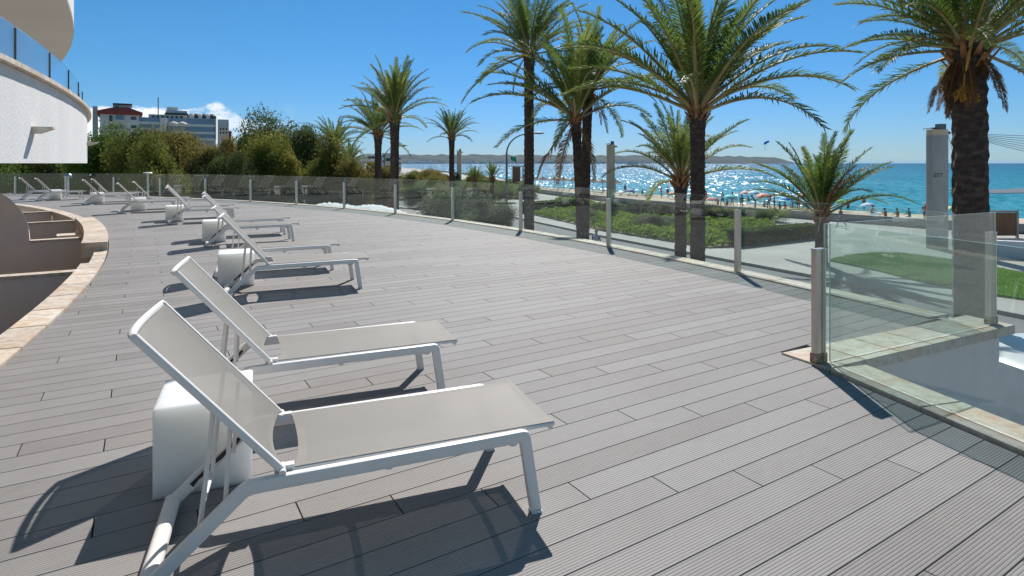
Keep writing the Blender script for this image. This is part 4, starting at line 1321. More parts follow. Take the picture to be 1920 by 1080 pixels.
palm("dark-trunked date palm, rear one of the two crossing trunks", (p[0] - 0.2, p[1]), z, 0.20, 3.5, 30, 53, lean=(0.2, 0), bulge=0.05, dry=3)
p, z = crown(992, 98, 31.0)
palm("tallest date palm, straight dark trunk beside the curved street lamp", p, z, 0.235, 4.0, 38, 61, bulge=0.05, dry=2,
     classes=[0.07, 0.11, 0.16, 0.18, 0.18, 0.15, 0.10, 0.05])
p, z = crown(740, 218, 36.0)
palm("tall date palm with tufted upright crown beyond the curved deck", p, z, 0.24, 3.4, 38, 71, bulge=0.09, classes=[0.14, 0.20, 0.24, 0.16, 0.12, 0.08, 0.04, 0.02])
p, z = crown(709, 250, 46.0)
palm("slimmer date palm leaning fronds left, behind the tufted one", p, z, 0.24, 3.4, 34, 83, bulge=0.10, classes=[0.06, 0.12, 0.2, 0.2, 0.18, 0.14, 0.08, 0.02])
p, z = crown(847, 256, 52.0)
palm("small solitary date palm against the sea, left of the lamp", p, z, 0.21, 2.6, 32, 97, bulge=0.07, classes=[0.12, 0.18, 0.2, 0.18, 0.16, 0.10, 0.06, 0.0])
p, z = crown(628, 275, 56.0)
palm("bushy date palm rising from behind the tamarisk trees", p, z, 0.22, 2.9, 40, 101, bulge=0.08)
p, z = crown(655, 305, 52.0)
palm("low date palm crown among the tamarisks, right of the bushy palm", p, z, 0.20, 2.2, 34, 103, bulge=0.07)
p, z = crown(1540, 400, 30.5)
palm("short young date palm with rusty fronds in front of the plaza", p, z, 0.27, 4.0, 27, 113, bulge=0.08, classes=[0.16, 0.22, 0.22, 0.18, 0.10, 0.06, 0.02, 0.0], rusty=3,
     extra=((180, 4, 3.9), (168, 3, 4.1), (8, 3, 3.9), (0, 5, 3.4)))
p, z = crown(890, 338, 60.0)
palm("stubby palm tuft left of the lifeguard tower", p, z, 0.2, 1.5, 22, 127, group="palm tufts in the beach planting", classes=[0.2, 0.25, 0.25, 0.2, 0.1, 0, 0, 0], name="young_palm")
p, z = crown(923, 335, 62.0)
palm("stubby palm tuft just beside the lifeguard tower", p, z, 0.2, 1.7, 22, 131, group="palm tufts in the beach planting", classes=[0.2, 0.25, 0.25, 0.2, 0.1, 0, 0, 0], name="young_palm")

# ================================================================ trees and planting
nrng = np.random.default_rng(5)
def leaves_from(points, size, seed, flat=0.0, aspect=1.7):
    """A leaf-sized quad at every point, turned at random; size may vary."""
    g = np.random.default_rng(seed)
    n_ = len(points)
    a = g.normal(size=(n_, 3)); a[:, 2] *= (1 - flat)
    a /= np.linalg.norm(a, axis=1)[:, None]
    b = g.normal(size=(n_, 3)); b -= a * (a * b).sum(1)[:, None]; b /= np.linalg.norm(b, axis=1)[:, None]
    s = size * g.uniform(0.6, 1.35, size=(n_, 1))
    u, w = a * s * aspect * 0.5, b * s * 0.5
    V = np.stack([points - u, points - u * 0.1 + w, points + u, points - u * 0.1 - w], axis=1).reshape(-1, 3)
    return V, np.arange(4 * n_).reshape(-1, 4)
def crown_points(n_, rx, rz, seed, lobes=16, fill=0.55, wisp=0.0):
    """Leaf positions gathered in clumps through an uneven crown."""
    g = np.random.default_rng(seed)
    c = g.normal(size=(lobes, 3)); c /= np.linalg.norm(c, axis=1)[:, None]
    c *= (g.uniform(0.35, 0.82, size=(lobes, 1)))
    rad = g.uniform(0.22, 0.42, size=lobes)
    idx = g.integers(0, lobes, size=n_)
    d = g.normal(size=(n_, 3)); d /= np.linalg.norm(d, axis=1)[:, None]
    rr_ = g.uniform(fill, 1.0, size=(n_, 1)) ** 0.7 * (1 + g.exponential(0.10 + wisp, size=(n_, 1)))
    p = c[idx] + d * rad[idx][:, None] * rr_
    p[:, 2] = np.maximum(p[:, 2], -1.0)
    # twigs: leaves strung in short sprays
    k = n_ // 5
    t = g.uniform(0.7, 1.28, size=(k, 1))
    p[:k] = c[idx[:k]] + d[:k] * rad[idx[:k]][:, None] * t
    return p * np.array([rx, rx, rz])
TREE_CROWNS = {}
def crown_mesh(kind, v):
    key = (kind, v)
    if key not in TREE_CROWNS:
        seed = 900 + v * 31 + sum(map(ord, kind))
        pts = crown_points(38000, 1.0, 1.0, seed, 30, 0.35, 0.12 if kind in ('leaf_olive', 'leaf_brown', 'leaf_grey') else 0.05)
        Vv, Q = leaves_from(pts, 0.027 if kind != 'leaf_dark' else 0.030, seed + 1, 0.0, 2.4 if kind in ('leaf_olive', 'leaf_brown', 'leaf_grey') else 1.6)
        me = np_mesh("crown", Vv, Q); me.materials.append(M[kind]); TREE_CROWNS[key] = me
    return TREE_CROWNS[key]
def tree(label, px, top_y, d, r_px, kind, v, bottom=None, group="trees beyond the terrace", cat="tree", name="tree", trunks=1, z0=STREET):
    r_ = random.Random(px * 7 + d)
    rad = r_px * d / F_PX
    topz = EYE + (HORIZON - top_y) * d / F_PX
    x = (px - 960) / F_PX * d
    botz = z0 + 0.9 if bottom is None else bottom
    cz = (topz + botz) / 2; hz = (topz - botz) / 2
    e_ = tag(empty(name, (x, d, z0)), label, cat, group)
    for k in range(trunks):
        b_ = MB()
        sx, sy = r_.uniform(-0.25, 0.25) * trunks, r_.uniform(-0.2, 0.2) * trunks
        lx, ly = r_.uniform(-0.5, 0.5) * rad * 0.4, r_.uniform(-0.5, 0.5) * rad * 0.4
        H = cz - z0
        b_.tube([(sx, sy, -0.05), (sx + lx * 0.2, sy + ly * 0.2, H * 0.35), (sx + lx * 0.6, sy + ly * 0.6, H * 0.7), (sx + lx, sy + ly, H)], [0.035 * rad + 0.09, 0.03 * rad + 0.07, 0.025 * rad + 0.04, 0.03], 8)
        for q in range(6):
            a = r_.uniform(0, 6.28); t = r_.uniform(0.4, 0.8)
            bs = Vector((sx + lx * t, sy + ly * t, H * t))
            en = bs + Vector((math.cos(a) * rad * 0.6, math.sin(a) * rad * 0.6, hz * r_.uniform(0.3, 0.8)))
            b_.tube([bs, bs.lerp(en, 0.5) + Vector((0, 0, 0.15 * hz)), en], [0.02 * rad + 0.03, 0.02 * rad + 0.015, 0.012], 6)
        b_.build("trunk", M['bark'], e_, 60)
    o = bpy.data.objects.new("crown", crown_mesh(kind, v)); COL.objects.link(o); o.parent = e_
    o.location = (0, 0, cz - z0); o.scale = (rad * 1.12, rad * 1.12, hz * 1.12); o.rotation_euler = (0, 0, r_.uniform(0, 6.28))
    return e_
TREES = [
    ("leafy green tree directly beside the hotel balcony edge", 192, 230, 52, 62, 'leaf_green', 0),
    ("olive tamarisk below the red-roofed building", 262, 252, 49, 52, 'leaf_olive', 0),
    ("brownish tamarisk in front of the glassy hotel", 335, 242, 55, 50, 'leaf_brown', 0),
    ("low olive tamarisk behind the left loungers", 300, 268, 41, 55, 'leaf_olive', 1),
    ("rusty tamarisk right of the glassy hotel", 402, 258, 50, 48, 'leaf_brown', 1),
    ("dark rounded tree low against the glass railing", 430, 280, 42, 46, 'leaf_dark', 0),
    ("tall airy dark evergreen with the highest crown", 505, 216, 60, 62, 'leaf_dark', 1),
    ("broad dark evergreen beside the tallest one", 568, 228, 56, 52, 'leaf_dark', 0),
    ("yellowish tamarisk in front of the dark evergreens", 505, 262, 46, 52, 'leaf_olive', 0),
    ("olive tamarisk under the bushy palm", 600, 262, 47, 50, 'leaf_olive', 1),
    ("small brown tamarisk left of the tall tufted palm", 662, 296, 46, 42, 'leaf_brown', 0),
    ("thin brown tamarisk behind the slimmer palm's trunk", 712, 303, 58, 34, 'leaf_brown', 1),
    ("dark green tree glimpsed beneath the hotel balcony", 112, 268, 62, 66, 'leaf_dark', 1),
    ("green tree at the edge of the picture under the balcony", 20, 285, 58, 62, 'leaf_green', 1),
    ("faint brown tamarisk between the airy evergreen and the hotel", 455, 262, 64, 40, 'leaf_brown', 0),
]
for t in TREES:
    tree(*t, trunks=2)
tree("grey-green weeping tree low behind the railing", 838, 356, 27, 52, 'leaf_grey', 0, bottom=-2.1, group="trees by the street", z0=STREET)
tree("small forked grey-green tree behind the railing post", 925, 372, 31, 40, 'leaf_grey', 1, bottom=-1.9, group="trees by the street")
tree("grey-green pavement tree half hidden behind the grey weeping one", 880, 352, 36, 40, 'leaf_grey', 1, bottom=-2.2, group="trees by the street")

def shrub(label, x, y, r_, h, kind, v, z0=STREET, group="shrubs in the planting", name="shrub"):
    e_ = tag(empty(name, (x, y, z0)), label, "shrub", group)
    b_ = MB()
    rr_ = random.Random(int(x * 31 + y))
    for k in range(5):
        a = rr_.uniform(0, 6.28)
        b_.tube([(0.05 * math.cos(a), 0.05 * math.sin(a), -0.05), (r_ * 0.4 * math.cos(a), r_ * 0.4 * math.sin(a), h * 0.6)], [0.03, 0.012], 5)
    b_.build("stem", M['bark'], e_)
    o = bpy.data.objects.new("crown", crown_mesh(kind, v)); COL.objects.link(o); o.parent = e_
    o.location = (0, 0, h * 0.5); o.scale = (r_ * 1.1, r_ * 1.1, h * 0.56); o.rotation_euler = (0, 0, rr_.uniform(0, 6.28))
    return e_
def gpx(px, py, z=STREET):
    return at(px, py, z)
SHRUBS = [  # px, ground y, radius m, height m, kind, label
    (785, 388, 2.0, 3.0, 'leaf_green', "bright green bush right of the tall tufted palm"),
    (822, 384, 2.2, 3.4, 'leaf_olive', "olive bush at the foot of the solitary palm"),
    (812, 372, 2.4, 4.4, 'leaf_brown', "tall brownish bush against the sea, left of solitary palm"),
    (868, 380, 2.0, 2.9, 'leaf_green', "green bush at the foot of the tan concrete column"),
    (905, 386, 2.2, 2.6, 'leaf_olive', "olive bush below the stubby palm tufts"),
    (945, 380, 2.3, 2.8, 'leaf_green', "green bush at the foot of the curved street lamp"),
    (1140, 402, 1.5, 1.3, 'leaf_dark', "dark bush at the foot of the middle concrete column"),
    (1200, 404, 2.0, 1.4, 'leaf_dark', "dark bush in the bed below the beachgoers"),
    (1242, 407, 1.8, 1.3, 'leaf_dark', "dark bush between the bed's middle and the bulging palm"),
    (1340, 409, 1.8, 1.3, 'leaf_dark', "dark bush right of the widest-crowned palm's trunk"),
    (1395, 413, 1.5, 1.2, 'leaf_green', "green bush below the standing group in dark clothes"),
    (1440, 416, 1.6, 1.2, 'leaf_green', "green bush left of the blue beach umbrella"),
    (1100, 412, 1.1, 0.9, 'leaf_grey', "greyish bush left end of the green bed"),
    (1225, 425, 1.6, 1.0, 'leaf_grey', "grey-green bush in the middle of the bed"),
]
for _i, (px, py, r_, h, kind, wd) in enumerate(((768, 371, 2.3, 3.6, 'leaf_olive', 'first'), (790, 364, 2.6, 4.0, 'leaf_green', 'second'), (838, 366, 2.6, 3.7, 'leaf_dark', 'third'), (880, 362, 2.8, 3.6, 'leaf_olive', 'fourth'), (915, 367, 2.5, 3.0, 'leaf_green', 'fifth'), (958, 366, 2.4, 2.6, 'leaf_dark', 'sixth'), (985, 372, 2.2, 2.2, 'leaf_olive', 'seventh'))):
    p = gpx(px, py); shrub('%s bush of the far roadside row, counted rightward from the tufted palm' % wd, p.x, p.y, r_, h, kind, _i % 2, group='far roadside bushes')
for i, (px, py, r_, h, kind, lab) in enumerate(SHRUBS):
    p = gpx(px, py); shrub(lab, p.x, p.y, r_, h, kind, i % 2)

# planting bed with ground cover
BED = [gpx(*q) for q in ((1000, 403), (1060, 417), (1130, 433), (1230, 449), (1330, 466), (1378, 463), (1450, 455), (1524, 448))]
BED_FAR = [Vector((21.5, 51.5, 0)), Vector((18, 59, 0)), Vector((12, 72, 0)), Vector((6.5, 84, 0))]
bed_poly = [(p.x, p.y) for p in BED] + [(p.x, p.y) for p in BED_FAR]
mb = MB(); mb.prism([Vector(p) for p in bed_poly], STREET - 0.02, STREET + 0.09); tag(mb.build("planting_bed", M['soil']), kind="structure")
def in_poly(P, x, y):
    c = np.zeros(len(x), bool); n_ = len(P)
    for i in range(n_):
        x0, y0 = P[i]; x1, y1 = P[(i + 1) % n_]
        k = ((y0 > y) != (y1 > y))
        c ^= k & (x < (x1 - x0) * (y - y0) / ((y1 - y0) if y1 != y0 else 1e-9) + x0)
    return c
g = np.random.default_rng(17)
bx = g.uniform(0, 24, 150000); by = g.uniform(34, 86, 150000)
ok = in_poly(bed_poly, bx, by); bx, by = bx[ok], by[ok]
patch = np.sin(bx * 1.7) * np.cos(by * 1.3 + bx) + 0.6 * np.sin(bx * 0.6 + by * 0.5) + 0.5 * np.sin(bx * 3.1 - by * 2.3)
keep = (patch > -0.75); bx, by, patch = bx[keep], by[keep], patch[keep]
bz = STREET + 0.08 + g.uniform(0, 1, len(bx)) ** 0.5 * (0.32 + 0.20 * np.clip(patch, -1, 1.4))
Vv, Q = leaves_from(np.stack([bx, by, bz], 1), 0.15, 18)
tag(link("ground_cover", np_mesh("ground_cover", Vv, Q), M['cover']), "low green ground cover filling the promenade bed", kind="stuff")

def hedge(label, A_, B_, w, h, seed, z0=STREET):
    """Clipped hedge from A to B: dark core, leafy skin."""
    A_, B_ = Vector((A_[0], A_[1])), Vector((B_[0], B_[1])); d = B_ - A_; L = d.length
    e_ = tag(empty("hedge", (A_.x, A_.y, z0), math.atan2(d.y, d.x)), label, "hedge", "clipped hedges on the promenade")
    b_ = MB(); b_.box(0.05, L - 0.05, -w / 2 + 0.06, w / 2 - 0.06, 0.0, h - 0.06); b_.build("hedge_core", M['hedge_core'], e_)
    gg = np.random.default_rng(seed); n_ = int(L * (w + 2 * h) * 320)
    P = np.stack([gg.uniform(0, L, n_), gg.uniform(-w / 2, w / 2, n_), gg.uniform(0, h, n_)], 1)
    f = gg.integers(0, 4, n_)
    P[f == 0, 2] = h; P[f == 3, 2] = h; P[f == 1, 1] = -w / 2; P[f == 2, 1] = w / 2
    P += gg.normal(size=P.shape) * 0.035
    k = n_ // 14; P[:k, 0] = gg.choice([0, L], k)
    Vv, Q = leaves_from(P, 0.075, seed + 1)
    link("foliage", np_mesh("foliage", Vv, Q), M['hedge'], e_)
h0, h1 = gpx(1374, 464), gpx(1526, 447.5)
hedge("clipped green hedge edging the plaza end of the bed", h0 + Vector((0.2, 0.5, 0)), h1 + Vector((0, 0.5, 0)), 0.9, 0.95, 21)
h0, h1 = gpx(985, 400), gpx(1085, 392)
hedge("dark clipped hedge across the path, left of the crossing palms", h0, h1, 1.4, 1.1, 22)
h0, h1 = gpx(1330, 414), gpx(1378, 416)
hedge("short dark hedge behind the widest-crowned palm's trunk", h0, h1, 1.3, 1.0, 23)

# lawn by the plaza
LAWN = [gpx(*q) for q in ((1556, 490), (1590, 482), (1640, 477), (1690, 478), (1740, 484), (1830, 498), (1925, 517), (2060, 560), (2050, 596), (1925, 564), (1800, 546), (1720, 528), (1650, 510), (1590, 497))]
mb = MB(); mb.prism([Vector((p.x, p.y)) for p in LAWN], STREET - 0.02, STREET + 0.10); tag(mb.build("lawn", M['lawn']), kind="structure")
lp = [(p.x, p.y) for p in LAWN]
gx = g.uniform(15, 29, 90000); gy = g.uniform(19, 36, 90000); ok = in_poly(lp, gx, gy); gx, gy = gx[ok], gy[ok]
n_ = len(gx); an = g.uniform(0, 6.28, n_); wd = 0.02; hh = g.uniform(0.05, 0.12, n_)
base = np.stack([gx, gy, np.full(n_, STREET + 0.098)], 1)
u = np.stack([np.cos(an) * wd, np.sin(an) * wd, np.zeros(n_)], 1)
tip = base + np.stack([g.normal(0, 0.03, n_), g.normal(0, 0.03, n_), hh], 1)
Vv = np.stack([base - u, base + u, tip], 1).reshape(-1, 3)
tag(link("grass", np_mesh("grass", Vv, np.arange(3 * n_).reshape(-1, 3)), M['grass']), "short green lawn grass by the plaza", kind="stuff")

# ================================================================ street and beach furniture
def text_mesh(s, size, m, name="lettering"):
    cu = bpy.data.curves.new(name, 'FONT'); cu.body = s; cu.size = size; cu.extrude = 0.004; cu.align_x = 'CENTER'
    cu.shear = 0.25
    o = bpy.data.objects.new(name, cu); COL.objects.link(o)
    dg = bpy.context.evaluated_depsgraph_get()
    me = bpy.data.meshes.new_from_object(o.evaluated_get(dg)); bpy.data.objects.remove(o); me.name = name
    me.materials.clear(); me.materials.append(m)
    return me
def column(label, px, top_y, base_y, w, dpt, m, sign=None, rot=0.0, fit=True):
    p = gpx(px, base_y); H = EYE + (HORIZON - top_y) * p.y / F_PX - STREET
    e_ = tag(empty("concrete_column", (p.x, p.y, STREET), rot), label, "column", "concrete mast columns along the promenade")
    b_ = MB(); b_.sweep([(0, 0, 0), (0, 0, H - 0.35)], rrect(w, dpt, 0.04, 2), side=(1, 0, 0)); b_.build("shaft", m, e_, 40)
    b_ = MB(); b_.sweep([(0, 0, H - 0.348), (0, 0, H)], rrect(w * 0.985, dpt * 0.98, 0.03, 2), side=(1, 0, 0)); b_.build("head", M['concrete_tan'], e_, 40)
    b_ = MB(); b_.box(w * 0.02, w * 0.42, -0.2, 0.2, H, H + 0.34); b_.build("control_box", M['iron'], e_)
    b_ = MB(); b_.sweep([(-w * 0.72, 0, H + 0.05), (-w * 0.3, 0, H + 0.11), (0.0, 0, H + 0.03)], rrect(0.5, 0.04, 0.01, 1), side=(0, 1, 0)); b_.build("solar_panel", M['iron'], e_)
    b_ = MB(); b_.tube([(w * 0.5, 0, H - 0.2), (w * 0.5 + 0.28, 0, H - 0.2)], 0.09, 10); b_.build("cable_anchor", M['iron'], e_)
    if sign:
        o = link("lettering", text_mesh(sign, 0.36, M['plastic_dark']), M['plastic_dark'], e_)
        o.rotation_euler = (R(90), 0, 0); o.location = (-w * 0.2, -dpt / 2 - 0.006, 4.35)
    return e_, p, H
colA, pA_, hA_ = column("tall grey concrete column with dark numerals, left of the thick palm", 1757, 243, 466, 0.98, 0.6, M['concrete'], "077")
column("tan concrete column in mid promenade, right of the crossing palms", 1145, 271, 401, 0.75, 0.75, M['concrete_tan'])
column("distant tan concrete column right of the solitary palm", 861, 283, 365, 0.72, 0.72, M['concrete_tan'])
# stay cables from the grey column
top = pA_ + Vector((0.8, 0, hA_ - 0.2 + 0.0)); top.z = STREET + hA_ - 0.2
cab = tag(empty("stay_cable_fan", top), "dark stay cables fanning from the grey column", "cable")
for i, (ex, ez) in enumerate(((1.9, 1.2), (1.75, 0.9), (1.55, 0.55), (1.1, 0.1), (0.2, -0.6), (-0.9, -1.4), (-2.4, -2.4))):
    end = Vector((13.0, -4.0, (3.1 - 0.55 * i) - top.z))
    b_ = MB(); mid = end * 0.5 + Vector((0, 0, -0.25)); b_.tube([(0, 0, 0), mid, end], 0.016, 5); b_.build("cable", M['iron'], cab)
b_ = MB(); b_.tube([(-0.2, -0.1, -0.1), (1.9, 1.0, -5.2)], 0.013, 5); b_.build("cable", M['iron'], cab)
def mast(p, H, label):
    e_ = tag(empty("cable_mast", (p[0], p[1], STREET)), label, "mast")
    b_ = MB(); b_.tube([(0, 0, 0), (0, 0, H)], [0.12, 0.08], 10); b_.build("pole", M['iron'], e_)
mast((top.x + 13.0, top.y - 4.0), 3.1 - STREET + 0.1, "grey mast holding the stay cables, past the frame edge")

def street_lamp(label, px, top_y, d, reach, side=1):
    p = at_depth(px, top_y, d); H = p.z - STREET
    e_ = tag(empty("street_lamp", (p.x, d, STREET)), label, "street lamp", "curved-arm street lamps")
    n_ = 10
    pts = [(0, 0, 0), (0, 0, H * 0.55), (0, 0, H - reach * 0.95)]
    pts += [(side * reach * (1 - math.cos(R(90 * i / n_))), 0, H - reach * 0.95 + reach * 0.92 * math.sin(R(90 * i / n_))) for i in range(1, n_ + 1)]
    pts += [(side * (reach + 0.5), 0, H - 0.02)]
    b_ = MB(); b_.tube(pts, [0.10, 0.085, 0.07] + [0.06 - 0.002 * i for i in range(n_)] + [0.035], 10); b_.build("pole", M['iron'], e_, 60)
    b_ = MB(); b_.lathe([(0.16, 0), (0.16, 0.3), (0.11, 0.36)], 12); b_.build("pole_base", M['iron'], e_, 40)
    b_ = MB()
    x0 = side * (reach + 0.4)
    for k in range(1):
        prof = [(0.0, 0.04), (0.25, 0.14), (0.6, 0.16), (0.9, 0.10), (1.0, 0.03)]
        V = []
        for t, w in prof:
            for a in range(8):
                V.append((x0 + side * t * 0.85, w * math.cos(a * math.pi / 4), H + 0.02 + 0.55 * w * math.sin(a * math.pi / 4)))
        b_.add(V, [(i * 8 + a, i * 8 + (a + 1) % 8, (i + 1) * 8 + (a + 1) % 8, (i + 1) * 8 + a) for i in range(4) for a in range(8)] + [tuple(range(8)), tuple(range(32, 40))])
    b_.build("lamp_head", M['iron'], e_, 60)
street_lamp("curved-arm street lamp left of the tallest palm", 950, 250, 46, 1.65)
street_lamp("distant curved-arm street lamp behind the tufted palm", 721, 273, 78, 1.8)

# thatched beach parasols
def thatch_mesh():
    b_ = MB(); r_ = random.Random(2)
    seg = 28
    rings = [(0.02, 0.62), (0.12, 0.50), (0.5, 0.32), (1.0, 0.10), (1.32, -0.06)]
    V = [(rr_ * (1 + r_.uniform(-0.06, 0.06)) * math.cos(2 * math.pi * k / seg), rr_ * (1 + r_.uniform(-0.06, 0.06)) * math.sin(2 * math.pi * k / seg), z + r_.uniform(-0.02, 0.02)) for rr_, z in rings for k in range(seg)]
    b_.add(V, [(i * seg + k, i * seg + (k + 1) % seg, (i + 1) * seg + (k + 1) % seg, (i + 1) * seg + k) for i in range(4) for k in range(seg)])
    for k in range(150):                                   # hanging straw fringe and topknot
        a = r_.uniform(0, 6.28); rr_ = r_.uniform(0.9, 1.32); z = 0.14 - 0.5 * (rr_ - 0.9)
        p = Vector((rr_ * math.cos(a), rr_ * math.sin(a), z)); d = Vector((math.cos(a), math.sin(a), -0.9 + r_.uniform(-0.5, 0.3))).normalized() * r_.uniform(0.15, 0.32)
        s = Vector((-math.sin(a), math.cos(a), 0)) * 0.02
        b_.add([p - s, p + s, p + d], [(0, 1, 2)])
    for k in range(14):
        a = r_.uniform(0, 6.28); p = Vector((0, 0, 0.55)); d = Vector((math.cos(a) * 0.12, math.sin(a) * 0.12, 0.32)); s = Vector((-math.sin(a), math.cos(a), 0)) * 0.025
        b_.add([p - s, p + s, p + d], [(0, 1, 2)])
    return b_.mesh("thatch_roof")
M['thatch'] = mat("straw_thatch", [(0.3, (0.13, 0.09, 0.05)), (0.7, (0.26, 0.19, 0.115))], scale=9, rough=0.95, bump=0.6, bump_scale=40)
th_me = thatch_mesh(); th_me.materials.append(M['thatch'])
b_ = MB(); b_.tube([(0, 0, 0), (0, 0, 2.25)], 0.06, 8); tp_me = b_.mesh("pole"); tp_me.materials.append(M['wood'])
PARASOLS = [(985, 334, 132), (1018, 332, 128), (1039, 334, 120), (1057, 333, 124), (1074, 335, 132), (1112, 333, 118), (1130, 335, 116), (1154, 334, 114), (1000, 338, 122), (1090, 337, 126)]
side_words = ["first", "second", "third", "fourth", "fifth", "sixth", "seventh", "eighth", "ninth", "tenth"]
for i, (px, ty, d) in enumerate(sorted(PARASOLS)):
    x = (px - 960) / F_PX * d; z = sand_z(x, d)
    e_ = tag(empty("thatched_parasol", (x, d, z)), "straw-thatched beach parasol, %s of the row counted from the lifeguard tower" % side_words[i], "parasol", "thatched parasols on the beach")
    for nm, me in (("pole", tp_me), ("thatch_roof", th_me)):
        o = bpy.data.objects.new(nm, me); COL.objects.link(o); o.parent = e_
        if nm == "thatch_roof": o.location = (0, 0, 1.95); o.rotation_euler = (0, 0, i * 1.1)

# lifeguard tower with green flag
tp = at_depth(972, 312, 95); zt = STREET
tw = tag(empty("lifeguard_tower", (tp.x, 95, zt)), "dark wooden lifeguard tower with flat roof on the beach", "tower")
H = tp.z - zt
for sx in (-0.75, 0.75):
    for sy in (-0.6, 0.6):
        b_ = MB(); b_.box(sx - 0.08, sx + 0.08, sy - 0.08, sy + 0.08, 0, H - 0.003); b_.build("post", M['wood'], tw)
b_ = MB(); b_.box(-0.95, 0.3, -0.7, 0.7, H - 2.3, H - 0.05); b_.build("cabin", M['wood'], tw)
b_ = MB(); b_.box(-1.6, 1.9, -1.0, 1.0, H, H + 0.12); b_.build("roof", M['iron'], tw)
b_ = MB(); b_.box(-1.1, 1.3, -0.85, 0.85, H - 2.42, H - 2.30); b_.build("platform", M['wood'], tw)
b_ = MB()
for k in range(6): b_.box(1.3, 1.35 + 0.02, -0.3, 0.3, (H - 2.4) * k / 6 + 0.1, (H - 2.4) * k / 6 + 0.16)
b_.tube([(1.34, -0.3, 0), (1.34, -0.3, H - 2.3)], 0.03, 6); b_.tube([(1.34, 0.3, 0), (1.34, 0.3, H - 2.3)], 0.03, 6); b_.build("ladder", M['wood'], tw)
M['flag'] = mat("green_flag", (0.01, 0.42, 0.22), rough=0.7)
fl = tag(empty("green_flag", (tp.x - 0.4, 95, tp.z + 0.125)), "green bathing flag flying above the lifeguard tower", "flag")
b_ = MB(); b_.tube([(0, 0, 0), (0, 0, 1.35)], 0.03, 6); b_.build("flag_pole", M['iron'], fl)
b_ = MB(); V = [(-0.85 * i / 8, 0.12 * math.sin(i * 1.3), z * 0.8 + 0.25 + (0.45 * i / 8 if z < 0.8 else 0.28 * i / 8) + 0.05 * math.sin(i)) for z in (0.35, 1.25) for i in range(9)]
b_.add([(v[0] * (1 if k < 99 else 1), v[1], v[2]) for k, v in enumerate(V)], [(i, i + 1, 10 + i, 9 + i) for i in range(8)]); b_.build("flag_cloth", M['flag'], fl)

# beach umbrellas
UMB_PROF = [(0.02, 0.42), (0.35, 0.37), (0.68, 0.23), (0.92, 0.05), (1.0, -0.05)]
def umbrella(label, px, canopy_y, d, c0, c1, rad=1.0, tilt=(0, 0)):
    x = (px - 960) / F_PX * d; z = sand_z(x, d)
    H = EYE + (HORIZON - canopy_y) * d / F_PX - z
    e_ = tag(empty("beach_umbrella", (x, d, z)), label, "umbrella", "beach umbrellas on the sand")
    e_.rotation_euler = (tilt[0], tilt[1], 0.3 * px)
    m0 = mat("umbrella_cloth", c0, rough=0.7); m1 = mat("umbrella_cloth", c1, rough=0.7)
    b_ = MB(); b_.tube([(0, 0, -0.1), (0, 0, H + 0.45 * rad)], 0.022, 6); b_.build("pole", M['powder'], e_)
    b_ = MB(); seg = 16
    for k in range(8):
        A_ = [2 * math.pi * (2 * k + j) / seg for j in range(3)]
        V = []
        for (rr_, zz) in UMB_PROF:
            for j, a in enumerate(A_):
                sc = 1 - (0.05 * rr_ if j == 1 else 0)
                V.append((rr_ * rad * sc * math.cos(a), rr_ * rad * sc * math.sin(a), H + zz * rad + (0.02 if j == 1 else 0)))
        b_.add(V, [(i * 3 + j, i * 3 + j + 1, (i + 1) * 3 + j + 1, (i + 1) * 3 + j) for i in range(4) for j in range(2)], k % 2)
    b_.build("canopy", [m0, m1], e_, 60)
umbrella("red and white beach umbrella right of the widest-crowned palm's trunk", 1336, 375, 74, (0.70, 0.06, 0.06), (0.75, 0.40, 0.38), 0.85)
umbrella("turquoise beach umbrella left of the dark-clothed group", 1369, 371, 73, (0.03, 0.50, 0.48), (0.05, 0.60, 0.58), 0.95)
umbrella("pink beach umbrella farthest toward the water", 1400, 363, 85, (0.78, 0.35, 0.36), (0.80, 0.45, 0.44), 1.0)
umbrella("pale blue and white beach umbrella beside the pink one", 1415, 363, 84, (0.55, 0.75, 0.80), (0.30, 0.62, 0.72), 1.05)
umbrella("salmon beach umbrella behind the dark-clothed group", 1432, 369, 78, (0.72, 0.22, 0.17), (0.76, 0.30, 0.22), 1.15)
umbrella("bright blue beach umbrella left of the young palm", 1477, 374, 72, (0.02, 0.30, 0.58), (0.03, 0.36, 0.66), 1.05)
umbrella("white and pink beach umbrella half hidden by the young palm", 1503, 369, 78, (0.75, 0.70, 0.66), (0.78, 0.42, 0.40), 0.9)
umbrella("pale green-white beach umbrella low under the young palm", 1500, 381, 72, (0.62, 0.78, 0.70), (0.40, 0.66, 0.62), 1.0)
umbrella("bright green beach umbrella right of the young palm", 1576, 379, 68, (0.03, 0.45, 0.08), (0.05, 0.55, 0.12), 0.75)
umbrella("yellow and green beach umbrella between column and thick palm", 1785, 393, 62, (0.72, 0.66, 0.16), (0.15, 0.55, 0.28), 0.85)
umbrella("small yellow beach umbrella among the far sunbathers", 1223, 358, 100, (0.66, 0.70, 0.32), (0.74, 0.74, 0.45), 0.75)
umbrella("orange beach umbrella left of the bulging palm", 1262, 364, 92, (0.70, 0.28, 0.06), (0.74, 0.36, 0.12), 0.95)
umbrella("white beach umbrella between the bulging and widest-crowned palms", 1293, 367, 88, (0.72, 0.72, 0.70), (0.60, 0.66, 0.70), 1.0)
umbrella("navy beach umbrella right of the thatched parasols", 1182, 359, 102, (0.03, 0.08, 0.28), (0.05, 0.12, 0.36), 1.0)
umbrella("red beach umbrella behind the young palm's right fronds", 1545, 377, 74, (0.60, 0.06, 0.05), (0.70, 0.10, 0.08), 0.9)
umbrella("light blue beach umbrella left of the three sitting people", 1628, 386, 68, (0.20, 0.48, 0.68), (0.60, 0.72, 0.78), 0.85)
